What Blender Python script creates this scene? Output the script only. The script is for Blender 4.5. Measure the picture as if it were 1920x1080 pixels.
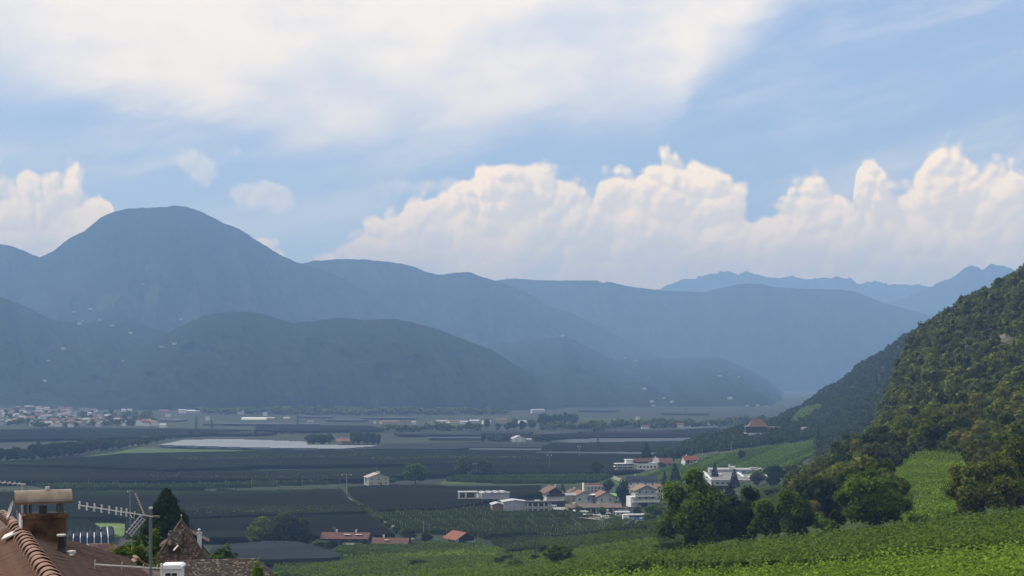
import bpy, math, random
import numpy as np
from math import radians as R
for _o in list(bpy.data.objects): bpy.data.objects.remove(_o)
SC = bpy.context.scene
COL = SC.collection
RNG = np.random.default_rng(7)
random.seed(7)
# ------------------------------------------------------------------ camera
F = 2637.0      # focal length in photo pixels (1920 wide)
H = 80.0        # eye height over the valley floor
CX, HY = 960.0, 705.0   # principal column and horizon row of the photo
cam_d = bpy.data.cameras.new('camera'); cam = bpy.data.objects.new('camera', cam_d); COL.objects.link(cam)
cam.location = (0, 0, H); cam.rotation_euler = (R(90), 0, 0)
cam_d.sensor_width = 36; cam_d.lens = F/1920*36; cam_d.shift_y = (HY-540)/1920
cam_d.clip_start = 1; cam_d.clip_end = 60000
SC.camera = cam
# ------------------------------------------------------------------ exposure and render
SC.render.engine = 'CYCLES'
SC.view_settings.view_transform = 'Standard'; SC.view_settings.look = 'None'
SC.view_settings.gamma = 1; SC.view_settings.exposure = .45; SC.view_settings.use_curve_mapping = False
cy = SC.cycles
cy.use_denoising = True
try: cy.denoiser = 'OPENIMAGEDENOISE'
except Exception: pass
cy.max_bounces = 5; cy.diffuse_bounces = 3; cy.glossy_bounces = 2; cy.transmission_bounces = 4
cy.transparent_max_bounces = 8; cy.volume_bounces = 0; cy.sample_clamp_indirect = 4
# ------------------------------------------------------------------ sun
SUN = (-0.80, 0.60); SUN_EL = R(38)
sun_az = math.atan2(SUN[0], SUN[1])
sd = bpy.data.lights.new('sun', 'SUN'); sd.energy = 3.6; sd.angle = R(0.5); sd.color = (1.0, 0.96, 0.93)
sun = bpy.data.objects.new('sun', sd); COL.objects.link(sun)
sun.rotation_euler = (R(90)-SUN_EL, 0, -sun_az + math.pi)
# ------------------------------------------------------------------ node helper
class NT:
    dim = '3D'
    def __init__(s, nt): s.nt = nt; s.n = nt.nodes; s.l = nt.links
    def put(s, inp, v):
        if v is None: return
        if isinstance(v, bpy.types.NodeSocket): s.l.new(v, inp)
        elif isinstance(v, (tuple, list)):
            v = tuple(v)
            if len(inp.default_value) == 4 and len(v) == 3: v = v + (1,)
            inp.default_value = v
        else:
            try: inp.default_value = v
            except TypeError: inp.default_value = (v,)*len(inp.default_value)
    def m(s, op, a, b=None, c=None, clamp=False):
        n = s.n.new('ShaderNodeMath'); n.operation = op; n.use_clamp = clamp
        for i, v in enumerate((a, b, c)): s.put(n.inputs[i], v)
        return n.outputs[0]
    def vm(s, op, a, b=None):
        n = s.n.new('ShaderNodeVectorMath'); n.operation = op
        s.put(n.inputs[0], a)
        if b is not None: s.put(n.inputs[1], b)
        return n.outputs['Vector']
    def comb(s, x, y, z):
        n = s.n.new('ShaderNodeCombineXYZ')
        for i, v in enumerate((x, y, z)): s.put(n.inputs[i], v)
        return n.outputs[0]
    def noise(s, vec, scale, detail=4, rough=.5, lac=2.0, dist=0.0, out='Fac'):
        n = s.n.new('ShaderNodeTexNoise'); n.noise_dimensions = s.dim; s.put(n.inputs['Vector'], vec)
        n.inputs['Scale'].default_value = scale; n.inputs['Detail'].default_value = detail
        n.inputs['Roughness'].default_value = rough; n.inputs['Distortion'].default_value = dist
        n.inputs['Lacunarity'].default_value = lac
        return n.outputs[out]
    def voro(s, vec, scale, detail=0, rough=.5, feat='F1', out='Distance', smooth=.5):
        n = s.n.new('ShaderNodeTexVoronoi'); n.voronoi_dimensions = s.dim; n.feature = feat; s.put(n.inputs['Vector'], vec)
        n.inputs['Scale'].default_value = scale
        n.inputs['Detail'].default_value = detail; n.inputs['Roughness'].default_value = rough
        if feat == 'SMOOTH_F1': n.inputs['Smoothness'].default_value = smooth
        return n.outputs[out]
    def ss(s, v, lo, hi):     # smoothstep
        n = s.n.new('ShaderNodeMapRange'); n.interpolation_type = 'SMOOTHSTEP'
        s.put(n.inputs['Value'], v); s.put(n.inputs['From Min'], lo); s.put(n.inputs['From Max'], hi)
        return n.outputs[0]
    def mix(s, f, a, b, mode='MIX'):
        n = s.n.new('ShaderNodeMix'); n.data_type = 'RGBA'; n.blend_type = mode
        s.put(n.inputs[0], f); s.put(n.inputs[6], a); s.put(n.inputs[7], b)
        return n.outputs[2]
    def curve(s, v, pts):
        n = s.n.new('ShaderNodeFloatCurve'); s.put(n.inputs['Value'], v)
        c = n.mapping.curves[0]
        while len(c.points) > 2: c.points.remove(c.points[1])
        c.points[0].location = pts[0]; c.points[-1].location = pts[-1]
        for p in pts[1:-1]: c.points.new(*p)
        for p in c.points: p.handle_type = 'AUTO_CLAMPED'
        n.mapping.update()
        return n.outputs[0]
# ------------------------------------------------------------------ sky with clouds
W = bpy.data.worlds.new('World'); SC.world = W; W.use_nodes = True
W.node_tree.nodes.clear(); T = NT(W.node_tree); T.dim = '2D'
def AZ(px): return math.atan((px-CX)/F)*F/1000
def EL(px, py): return math.atan((HY-py)/F*math.cos(math.atan((px-CX)/F)))*F/1000
tc = T.n.new('ShaderNodeTexCoord'); sep = T.n.new('ShaderNodeSeparateXYZ'); T.l.new(tc.outputs['Generated'], sep.inputs[0])
dx, dy, dz = sep.outputs
K = F/1000
az = T.m('MULTIPLY', T.m('ARCTAN2', dx, dy), K)
el = T.m('MULTIPLY', T.m('ARCSINE', dz), K)
sky = T.n.new('ShaderNodeTexSky'); sky.sky_type = 'NISHITA'; sky.sun_disc = False
sky.sun_elevation = SUN_EL; sky.sun_rotation = sun_az; sky.air_density = 1.0; sky.dust_density = 1.0; sky.ozone_density = 2.0
P2 = T.comb(az, el, 0.0)
w1 = T.m('SUBTRACT', T.noise(P2, 7, 2, .5), .5)
w2 = T.m('SUBTRACT', T.noise(T.vm('ADD', P2, (5.3, 2.1, 3.3)), 7, 2, .5), .5)
ax = T.m('MULTIPLY_ADD', w1, .06, az); ay = T.m('MULTIPLY_ADD', w2, .04, el)
def to01(v, lo, hi): return T.m('DIVIDE', T.m('SUBTRACT', v, lo), hi-lo)
# cumulus bank: crest elevation over azimuth
bank = [(-900,520),(-500,430),(-200,330),(-60,312),(0,316),(50,316),(85,348),(120,326),(150,328),(172,365),(195,365),(215,420),(235,600),(300,640),
        (440,640),(468,470),(484,436),(510,440),(530,468),(552,540),(575,530),(590,482),(618,476),(635,470),(648,428),(672,408),(700,412),(735,388),(755,372),(768,350),
        (795,352),(830,362),(850,348),(880,318),(930,312),(985,296),(1020,306),(1055,345),(1080,352),(1110,348),(1135,326),(1185,322),(1215,305),(1250,284),(1300,284),
        (1340,300),(1385,322),(1425,345),(1470,372),(1483,352),(1520,336),(1555,336),(1572,380),(1600,392),(1612,300),(1640,260),(1668,270),(1684,302),(1720,290),(1765,273),
        (1810,288),(1835,315),(1870,310),(1900,325),(1925,345),(2100,330),(2400,430),(2900,520)]
A0, A1 = AZ(-1500), AZ(3400)
pts = [(0.0, .05/.6)] + [((AZ(x)-A0)/(A1-A0), EL(x, y)/.6) for x, y in bank] + [(1.0, .05/.6)]
ctop = T.m('MULTIPLY', T.curve(T.m('MINIMUM', T.m('MAXIMUM', to01(ax, A0, A1), 0), 1), pts), .6)
def puffs(vec):
    v1 = T.voro(vec, 27, 0, .4, 'SMOOTH_F1', smooth=.25); v2 = T.voro(T.vm('ADD', vec, (3.1, 1.7, 0.4)), 11, 0, .4, 'SMOOTH_F1', smooth=.25)
    v3 = T.voro(T.vm('ADD', vec, (1.1, 7.7, 0.4)), 60, 0, .4, 'SMOOTH_F1', smooth=.25)
    a = T.m('ADD', T.m('MULTIPLY', T.m('MULTIPLY', v1, v1), -1.5), T.m('MULTIPLY', T.m('MULTIPLY', v3, v3), -.6))
    b = T.m('MULTIPLY', T.m('MULTIPLY', v2, v2), -3.0)
    return T.m('ADD', a, b)
V2 = T.comb(ax, ay, 0.0)
hA = puffs(V2); hB = puffs(T.vm('ADD', V2, (-.008, .010, 0)))
d = T.m('ADD', T.m('SUBTRACT', ctop, ay), T.m('MULTIPLY_ADD', hA, .027, .027))
m_c = T.m('MULTIPLY', T.ss(d, -.004, .020), T.m('MULTIPLY_ADD', T.ss(T.noise(P2, 5, 3, .5), .3, .55), .16, .84))
rel = T.m('SUBTRACT', hA, hB)
fadeb = T.ss(T.m('SUBTRACT', .40, el), 0.0, .24)          # depth under the crest: 0 at the crest
relk = T.m('MULTIPLY', rel, T.m('MULTIPLY_ADD', fadeb, -.9, 1.5))
rim = T.m('MULTIPLY', T.m('SUBTRACT', 1.0, T.ss(d, .0, .075)), .30)
big = T.m('MULTIPLY', T.m('SUBTRACT', T.noise(T.vm('MULTIPLY', P2, (1, 2.2, 1)), 5.5, 5, .55), .5), 1.5)
lit = T.m('ADD', T.m('ADD', T.m('ADD', relk, rim), .42), big, clamp=True)
c_col = T.mix(lit, (.73, .67, .59), (1.14, .94, .66))
c_col = T.mix(T.m('MULTIPLY', fadeb, .62), c_col, T.mix(T.ss(el, .15, .36), (.50, .42, .34), (.98, .82, .60)))
# high veil
veil = [(-1200,120),(-300,150),(0,192),(150,210),(300,245),(450,282),(600,300),(720,292),(800,268),(880,276),(1000,262),(1120,268),(1250,262),(1310,190),(1390,130),(1480,40),(1600,-60),(1900,-260),(2600,-500)]
pv = [(0.0, .3)] + [((AZ(x)-A0)/(A1-A0), EL(x, y)/1.6) for x, y in veil] + [(1.0, .9)]
vw = T.m('SUBTRACT', T.noise(T.vm('MULTIPLY', T.vm('ADD', P2, T.comb(0.0, T.m('MULTIPLY', az, -.30), 0.0)), (1, 3.4, 1)), 3.0, 7, .62), .5)
vlo = T.m('MULTIPLY', T.curve(T.m('MINIMUM', T.m('MAXIMUM', to01(T.m('MULTIPLY_ADD', vw, .26, az), A0, A1), 0), 1), pv), 1.6)
dv = T.m('ADD', T.m('SUBTRACT', el, vlo), T.m('MULTIPLY', vw, .11))
vd = T.noise(T.vm('MULTIPLY', T.vm('ADD', P2, (1.7, .3, 0)), (1, 2.0, 1)), 2.3, 5, .55)
m_v = T.m('MULTIPLY', T.ss(dv, -.02, .10), T.m('MULTIPLY_ADD', T.ss(vd, .30, .62), .20, .80))
# thin streaks right of the veil and a wisp over the middle ridge
st = T.noise(T.vm('MULTIPLY', T.vm('ADD', P2, T.comb(0.0, T.m('MULTIPLY', az, -.22), 0.0)), (1.0, 4.6, 1)), 2.0, 6, .58)
m_s = T.m('MULTIPLY', T.ss(st, .38, .80), .55)
m_v = T.m('MAXIMUM', m_v, m_s)
def blob(px, py, rx, ry, soft=.5, wob=.8):
    ux = T.m('DIVIDE', T.m('SUBTRACT', az, AZ(px)), rx/1000); uy = T.m('DIVIDE', T.m('SUBTRACT', el, EL(px, py)), ry/1000)
    r = T.m('SQRT', T.m('ADD', T.m('MULTIPLY', ux, ux), T.m('MULTIPLY', uy, uy)))
    r = T.m('MULTIPLY_ADD', T.m('ADD', hA, 1.1), -wob*.6, T.m('MULTIPLY_ADD', w1, wob, r))
    return T.m('SUBTRACT', 1.0, T.ss(r, 1-soft, 1.0))
m_d = T.m('MULTIPLY', T.m('MAXIMUM', T.m('MAXIMUM', blob(440, 368, 115, 30, .8, 1.2), blob(392, 334, 52, 60, .7, 1.2)), blob(505, 362, 46, 28, .7, 1.2)), .52)
m_w = T.m('MULTIPLY', blob(800, 345, 110, 30, .9), .5)
v_col = T.mix(T.ss(vd, .30, .66), (.74, .75, .79), (1.0, .91, .79))
S = 10.0    # cloud radiance in units of the sky background (strength .1)
blue = T.mix(T.ss(el, 0.0, .95), (.40, .60, .93), (.30, .50, .93))
base = T.mix(.55, T.vm('MULTIPLY', sky.outputs[0], (.52, .52, .52)), T.vm('MULTIPLY', blue, (S*.92,)*3))
base = T.mix(.07, base, (S*.9, S*.82, S*.74))
c = T.mix(m_v, base, T.vm('MULTIPLY', v_col, (S*.90,)*3))
c = T.mix(T.m('MAXIMUM', m_d, m_w), c, T.vm('MULTIPLY', T.mix(lit, (.80, .78, .76), (1, .92, .80)), (S*.88,)*3))
c = T.mix(m_c, c, T.vm('MULTIPLY', c_col, (S*1.02,)*3))
bg = T.n.new('ShaderNodeBackground'); T.l.new(c, bg.inputs[0]); bg.inputs[1].default_value = .1
wo = T.n.new('ShaderNodeOutputWorld'); T.l.new(bg.outputs[0], wo.inputs[0])
W.cycles.sampling_method = 'MANUAL'; W.cycles.sample_map_resolution = 512
# ------------------------------------------------------------------ object helpers
def tag(o, label=None, cat=None, group=None, kind=None):
    if label: o['label'] = label
    if cat: o['category'] = cat
    if group: o['group'] = group
    if kind: o['kind'] = kind
    return o
def link(name, data, parent=None, loc=None, rz=0.0):
    o = bpy.data.objects.new(name, data); COL.objects.link(o)
    if loc is not None: o.location = loc
    if rz: o.rotation_euler = (0, 0, rz)
    if parent is not None: o.parent = parent
    return o
def empty(name, loc, rz=0.0, label=None, cat=None, group=None):
    o = link(name, None, None, loc, rz); o.empty_display_size = .5
    return tag(o, label, cat, group)
def npmesh(name, V, Fc, mat=None, smooth=False, tint=None):
    """V (n,3), Fc (m,k) with k=3 or 4 -> mesh, quickly."""
    V = np.asarray(V, np.float32); Fc = np.asarray(Fc, np.int32); k = Fc.shape[1]
    me = bpy.data.meshes.new(name)
    me.vertices.add(len(V)); me.vertices.foreach_set('co', V.ravel())
    me.loops.add(Fc.size); me.loops.foreach_set('vertex_index', Fc.ravel())
    me.polygons.add(len(Fc)); me.polygons.foreach_set('loop_start', np.arange(0, Fc.size, k, dtype=np.int32))
    try: me.polygons.foreach_set('loop_total', np.full(len(Fc), k, np.int32))
    except Exception: pass
    if smooth: me.polygons.foreach_set('use_smooth', np.ones(len(Fc), bool))
    if tint is not None:
        a = me.attributes.new('tint', 'FLOAT', 'POINT'); a.data.foreach_set('value', np.asarray(tint, np.float32))
    me.update(calc_edges=True)
    if mat is not None: me.materials.append(mat)
    return me
class MB:
    """collects boxes, prisms, tubes ... and links them as ONE mesh object"""
    def __init__(s): s.v = []; s.f = []
    def add(s, v, f):
        b = len(s.v); s.v += [tuple(p) for p in v]; s.f += [tuple(i+b for i in q) for q in f]; return s
    def box(s, c, d, rz=0.0):
        x, y, z = d[0]/2, d[1]/2, d[2]/2; ca, sa = math.cos(rz), math.sin(rz)
        v = [(sx*x*ca-sy*y*sa+c[0], sx*x*sa+sy*y*ca+c[1], sz*z+c[2]) for sz in (-1, 1) for sx, sy in ((-1,-1),(1,-1),(1,1),(-1,1))]
        return s.add(v, [(3,2,1,0),(4,5,6,7),(0,1,5,4),(1,2,6,5),(2,3,7,6),(3,0,4,7)])
    def bar(s, a, b, w, h=None):
        """box-section bar from a to b"""
        h = h or w; a = np.array(a, float); b = np.array(b, float); t = b-a; t /= np.linalg.norm(t)
        u = np.cross(t, (0,0,1.0)); u = u/np.linalg.norm(u) if np.linalg.norm(u) > 1e-3 else np.array((1.,0,0)); n = np.cross(u, t)
        v = [p+u*i*w/2+n*j*h/2 for p in (a, b) for i, j in ((-1,-1),(1,-1),(1,1),(-1,1))]
        return s.add(v, [(3,2,1,0),(4,5,6,7),(0,1,5,4),(1,2,6,5),(2,3,7,6),(3,0,4,7)])
    def tube(s, a, b, r0, r1=None, n=10):
        r1 = r0 if r1 is None else r1; a = np.array(a, float); b = np.array(b, float); t = b-a; t /= np.linalg.norm(t)
        u = np.cross(t, (0,0,1.0)); u = u/np.linalg.norm(u) if np.linalg.norm(u) > 1e-3 else np.array((1.,0,0)); w = np.cross(t, u)
        v = [p+(u*math.cos(k*2*math.pi/n)+w*math.sin(k*2*math.pi/n))*r for p, r in ((a, r0), (b, r1)) for k in range(n)]
        return s.add(v, [(k, (k+1)%n, n+(k+1)%n, n+k) for k in range(n)]+[tuple(range(n))[::-1], tuple(range(n, 2*n))])
    def lathe(s, prof, n=12, c=(0,0,0)):
        v = [(c[0]+r*math.cos(k*2*math.pi/n), c[1]+r*math.sin(k*2*math.pi/n), c[2]+z) for r, z in prof for k in range(n)]
        f = [(i*n+k, i*n+(k+1)%n, (i+1)*n+(k+1)%n, (i+1)*n+k) for i in range(len(prof)-1) for k in range(n)]
        return s.add(v, f+[tuple(range(n))[::-1], tuple(range((len(prof)-1)*n, len(prof)*n))])
    def prism(s, poly, axis, a, b):
        """poly of 2-D points extruded along axis x ('x': poly is y,z) or y ('y': poly is x,z) or z"""
        n = len(poly)
        def P(p, t): return (t, p[0], p[1]) if axis == 'x' else ((p[0], t, p[1]) if axis == 'y' else (p[0], p[1], t))
        v = [P(p, a) for p in poly]+[P(p, b) for p in poly]
        return s.add(v, [tuple(range(n))[::-1], tuple(range(n, 2*n))]+[(k, (k+1)%n, n+(k+1)%n, n+k) for k in range(n)])
    def quad(s, a, b, c, d): return s.add([a, b, c, d], [(0,1,2,3)])
    def slab(s, a, b, c, d, t):
        """thick plate over four corners (top face a b c d, counter-clockwise from above), thickness t straight down"""
        top = [tuple(p) for p in (a, b, c, d)]; bot = [(p[0], p[1], p[2]-t) for p in top]
        return s.add(top+bot, [(0,1,2,3),(7,6,5,4),(0,4,5,1),(1,5,6,2),(2,6,7,3),(3,7,4,0)])
    def mesh(s, name, mat=None, smooth=False):
        me = bpy.data.meshes.new(name); me.from_pydata([tuple(map(float, p)) for p in s.v], [], s.f)
        if mat is not None: me.materials.append(mat)
        if smooth: me.polygons.foreach_set('use_smooth', [True]*len(me.polygons))
        me.update(); return me
    def obj(s, name, mat=None, parent=None, loc=None, rz=0.0, smooth=False, **kw):
        return tag(link(name, s.mesh(name, mat, smooth), parent, loc, rz), **kw)
# ------------------------------------------------------------------ materials
MATS = {}
def mat(name, col, rough=.85, col2=None, scale=1.0, bump=0.0, spec=.3, metal=0.0, detail=4, stretch=(1,1,1), extra=None):
    if name in MATS: return MATS[name]
    m = bpy.data.materials.new(name); m.use_nodes = True; m.node_tree.nodes.clear(); t = NT(m.node_tree)
    b = t.n.new('ShaderNodeBsdfPrincipled'); o = t.n.new('ShaderNodeOutputMaterial'); t.l.new(b.outputs[0], o.inputs[0])
    b.inputs['Roughness'].default_value = rough; b.inputs['Specular IOR Level'].default_value = spec; b.inputs['Metallic'].default_value = metal
    tc = t.n.new('ShaderNodeTexCoord'); P = t.vm('MULTIPLY', tc.outputs['Object'], stretch)
    if col2 is None: col2 = tuple(x*.72 for x in col)
    n = t.noise(P, scale, detail, .6)
    c = t.mix(t.ss(n, .3, .7), col2, col)
    if extra: c = extra(t, P, c, b)
    t.put(b.inputs['Base Color'], c)
    if bump:
        bn = t.n.new('ShaderNodeBump'); bn.inputs['Strength'].default_value = bump; bn.inputs['Distance'].default_value = .5/scale
        t.l.new(n, bn.inputs['Height']); t.l.new(bn.outputs[0], b.inputs['Normal'])
    MATS[name] = m; return m
def leafmat(name, col, col2, transl=.35, objvar=.5, warm=None):
    """leaves: per-leaf tint attribute, a random shade per tree, and light through the blade"""
    m = bpy.data.materials.new(name); m.use_nodes = True; m.node_tree.nodes.clear(); t = NT(m.node_tree)
    at = t.n.new('ShaderNodeAttribute'); at.attribute_name = 'tint'
    oi = t.n.new('ShaderNodeObjectInfo')
    f = t.m('ADD', at.outputs['Fac'], t.m('MULTIPLY', t.m('SUBTRACT', oi.outputs['Random'], .5), objvar), clamp=True)
    c = t.mix(f, col, col2)
    if warm: c = t.mix(t.m('MULTIPLY', t.ss(oi.outputs['Random'], .72, 1.0), .75), c, warm)
    d = t.n.new('ShaderNodeBsdfDiffuse'); tr = t.n.new('ShaderNodeBsdfTranslucent'); t.l.new(c, d.inputs[0])
    t.put(tr.inputs[0], t.mix(.5, c, (.16, .22, .02)))
    mx = t.n.new('ShaderNodeMixShader'); mx.inputs[0].default_value = transl
    t.l.new(d.outputs[0], mx.inputs[1]); t.l.new(tr.outputs[0], mx.inputs[2])
    o = t.n.new('ShaderNodeOutputMaterial'); t.l.new(mx.outputs[0], o.inputs[0])
    MATS[name] = m; return m
# ------------------------------------------------------------------ ground shape
NEAR = {   # photo column -> (row, distance) pairs: the slope below the camera and the wooded hillside
 -900: [(1700,30),(1560,60),(1400,110),(1250,220),(1200,420)],
 300: [(1700,30),(1500,60),(1300,110),(1150,200),(1130,300),(1174,450)],
 700: [(1700,30),(1500,60),(1250,130),(1150,230),(1120,330),(1090,450),(1052,608)],
 960: [(1700,30),(1450,60),(1200,130),(1110,230),(1085,350),(1058,480),(1030,649)],
 1240: [(1650,30),(1350,60),(1180,110),(1100,165),(1068,220),(1043,310),(1012,450),(985,600),(962,820)],
 1500: [(1600,30),(1300,60),(1150,110),(1085,160),(1045,220),(1005,300),(955,450),(915,620),(905,1055)],
 1620: [(1560,30),(1280,60),(1140,110),(1080,150),(1040,190),(1000,250),(975,310),(935,420),(880,540),(850,640),(846,760),(870,1280)],
 1720: [(1540,30),(1270,60),(1140,100),(1075,145),(1030,190),(990,250),(965,300),(915,370),(862,440),(830,520),(760,640),(688,760),(645,840),(640,890),(800,1300)],
 1820: [(1520,30),(1260,60),(1135,95),(1070,140),(1020,190),(980,250),(945,300),(880,400),(835,480),(760,580),(686,680),(612,780),(580,850),(576,905),(760,1300)],
 1940: [(1500,30),(1250,60),(1130,90),(1065,135),(1010,190),(965,260),(925,320),(860,410),(790,500),(710,600),(625,700),(550,800),(520,860),(518,925),(700,1300)],
 2400: [(1400,30),(1180,60),(1060,100),(990,160),(900,260),(800,380),(680,500),(560,620),(440,740),(360,850),(380,920),(560,1300)],
 3200: [(1300,30),(1100,60),(940,110),(800,200),(640,350),(460,520),(300,700),(200,850),(240,950),(420,1400)],
}
MID = {    # the vineyard knoll and the second wooded ridge behind it
 1150: [(930,950),(905,1055),(880,1206),(860,1361)],
 1260: [(912,960),(897,1060),(868,1180),(852,1330),(850,1460),(842,1620)],
 1330: [(905,960),(888,1040),(858,1180),(838,1320),(824,1430),(818,1520),(842,1700)],
 1420: [(900,900),(882,990),(850,1160),(832,1300),(812,1420),(803,1500),(802,1600),(806,1760),(815,2100)],
 1490: [(895,850),(880,920),(855,1080),(832,1250),(808,1400),(792,1520),(782,1650),(775,1850),(772,1960),(800,2300)],
 1560: [(890,820),(860,980),(835,1150),(808,1350),(780,1550),(745,1750),(730,1880),(728,1940),(800,2400)],
 1640: [(880,800),(850,950),(800,1200),(740,1500),(690,1750),(674,1850),(672,1920),(800,2500)],
 1710: [(860,820),(800,1000),(720,1300),(650,1650),(628,1850),(630,1930),(800,2600)],
 1790: [(840,850),(760,1050),(660,1400),(598,1750),(582,1880),(584,1950),(760,2600)],
 1850: [(820,870),(730,1080),(630,1430),(570,1780),(552,1900),(556,1960),(740,2600)],
 1895: [(800,900),(700,1100),(600,1450),(540,1800),(520,1920),(522,1980),(700,2600)],
 1960: [(780,900),(660,1150),(540,1550),(480,1850),(468,1950),(474,2000),(680,2600)],
 2600: [(700,900),(560,1200),(400,1600),(330,1900),(330,2000),(600,2600)],
 3400: [(600,900),(460,1200),(300,1600),(250,1900),(260,2000),(600,2600)],
}
def zof(py, Y): return H-(py-HY)*Y/F
def surf_fn(tab, drop):
    cols = sorted(tab); Yg = np.concatenate([np.arange(0, 200, 5), np.arange(200, 1000, 10), np.arange(1000, 3000, 20)]).astype(float)
    Z = []
    for c in cols:
        pr = tab[c]; Ys = [0]+[p[1] for p in pr]; zs = [zof(*p) for p in pr]; zs = [min(H-3, zs[0]+4) if tab is NEAR else -12.0]+zs
        Ys += [Ys[-1]+drop, 6000]; zs += [-8, -8]
        z = np.interp(Yg, Ys, zs)
        for _ in range(2): z = np.convolve(np.pad(z, 1, mode='edge'), [.25, .5, .25], 'valid')
        Z.append(z)
    return np.array(cols, float), Yg, np.array(Z)
NC, MC = surf_fn(NEAR, 160), surf_fn(MID, 350)
def evalsurf(S_, px, Y):
    cols, Yg, Z = S_; px = np.clip(np.asarray(px, float), cols[0], cols[-1]-.01); Y = np.clip(np.asarray(Y, float), 0, Yg[-1]-.1)
    j = np.searchsorted(cols, px, 'right')-1; j = np.clip(j, 0, len(cols)-2)
    t = (px-cols[j])/(cols[j+1]-cols[j]); t = t*.5+.5*t*t*(3-2*t)
    i = np.clip(np.searchsorted(Yg, Y, 'right')-1, 0, len(Yg)-2); s = (Y-Yg[i])/(Yg[i+1]-Yg[i])
    za = Z[j, i]*(1-s)+Z[j, i+1]*s; zb = Z[j+1, i]*(1-s)+Z[j+1, i+1]*s
    return za*(1-t)+zb*t
def snoise(x, y, s, seed=0, oct_=4):
    """cheap value-noise fbm in numpy, range about -1..1"""
    x = np.asarray(x, float)/s; y = np.asarray(y, float)/s; out = 0; a = 1; tot = 0
    for o in range(oct_):
        xi = np.floor(x).astype(np.int64); yi = np.floor(y).astype(np.int64); u = x-xi; v = y-yi; u = u*u*(3-2*u); v = v*v*(3-2*v)
        def h(i, j):
            n = (i*374761393+j*668265263+(seed+o)*1442695041) & 0xffffffff; n = ((n ^ (n >> 13))*1274126177) & 0xffffffff
            return ((n ^ (n >> 16)) & 0xffff)/32767.5-1
        out = out+a*((h(xi, yi)*(1-u)+h(xi+1, yi)*u)*(1-v)+(h(xi, yi+1)*(1-u)+h(xi+1, yi+1)*u)*v); tot += a
        x = x*2.03+17.1; y = y*2.03+5.7; a *= .5
    return out/tot
def near_z(px, Y): return evalsurf(NC, px, Y)
def mid_z(px, Y): return evalsurf(MC, px, Y)
def ground_z(px, Y): return np.maximum(0.0, np.maximum(near_z(px, Y), mid_z(px, Y)))
def gz(x, y): return float(ground_z(x*F/max(y, 1)+CX, y))
def wx(px, Y): return (px-CX)*Y/F
YS = np.concatenate([np.arange(20, 400, 2), np.arange(400, 1400, 4), np.arange(1400, 5600, 8)]).astype(float)
def hit(px, py):
    """first point of the ground seen at that pixel"""
    line = zof(py, YS); g = ground_z(np.full_like(YS, px), YS); k = np.nonzero(g >= line)[0]
    if len(k) == 0 or k[0] == 0: return None
    k = k[0]; a = line[k-1]-g[k-1]; b = line[k]-g[k]; t = a/(a-b); Y = YS[k-1]+t*(YS[k]-YS[k-1])
    return (wx(px, Y), Y, float(ground_z(px, Y)))
def flat(px, py, z=0.0):
    Y = (H-z)*F/(py-HY); return (wx(px, Y), Y, z)
# ================================================================== GROUND
def fields(t, P, c, b):
    v = t.voro(t.vm('MULTIPLY', P, (1, 2.2, 1)), .006, out='Color')
    sx = t.n.new('ShaderNodeSeparateXYZ'); t.l.new(v, sx.inputs[0])
    c = t.mix(t.m('MULTIPLY', t.ss(sx.outputs[0], .5, .8), .7), c, (.022, .026, .024))
    c = t.mix(t.m('MULTIPLY', t.ss(sx.outputs[1], .80, .9), .35), c, (.06, .085, .035))
    return c
M_valley = mat('valley_ground', (.022, .034, .015), .95, (.014, .022, .011), .02, 0, .1, extra=fields)
def grid_mesh(name, X, Y, Z, mt, mask=None):
    n, m = X.shape; V = np.stack([X, Y, Z], -1).reshape(-1, 3)
    i = np.arange(n-1)[:, None]*m+np.arange(m-1)[None, :]
    Fq = np.stack([i, i+m, i+m+1, i+1], -1).reshape(-1, 4)
    if mask is not None: Fq = Fq[mask(V[Fq][:, :, 2]).ravel()] if callable(mask) else Fq[mask]
    return npmesh(name, V, Fq, mt, True)
gx = np.linspace(-8600, 8600, 40); gy = np.concatenate([np.linspace(-180, 3000, 40), np.linspace(3300, 14600, 20)])
GX, GY = np.meshgrid(gx, gy, indexing='ij')
tag(link('ground', grid_mesh('ground', GX, GY, GX*0, M_valley)), kind='structure', label='flat valley floor of dark orchards and green fields')
def hillcol(t, P, c, b):
    n = t.noise(P, .012, 5, .6)
    c = t.mix(t.ss(n, .52, .62), c, (.035, .045, .018))
    n2 = t.noise(t.vm('ADD', P, (33, 8, 2)), .018, 6, .65)
    return t.mix(t.m('MULTIPLY', t.ss(n2, .60, .66), .85), c, (.15, .125, .095))
M_hill = mat('hillside_soil', (.034, .055, .014), .95, (.020, .034, .010), .25, .4, .1, extra=hillcol)
def tabmesh(name, fn, pxs, Ys, amp, label, low):
    PX, YY = np.meshgrid(pxs, Ys, indexing='ij'); Z = fn(PX, YY)
    X = wx(PX, YY); Z = Z+snoise(X, YY, 60, 3)*amp*np.clip((Z-5)/30, 0, 1)
    me = grid_mesh(name, X, YY, Z, M_hill, lambda z: z.max(1) > low)
    tag(link(name, me), kind='structure', label=label)
tabmesh('hillside', near_z, np.arange(-900, 3201, 12), np.concatenate([np.arange(6, 400, 4), np.arange(400, 1300, 8)]), 1.0, 'steep hillside rising to the right above the valley', -3)
tabmesh('wooded_ridge', mid_z, np.arange(1150, 3401, 12), np.arange(400, 2900, 16), 2.0, 'second wooded ridge behind the near hillside', -3)
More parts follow.
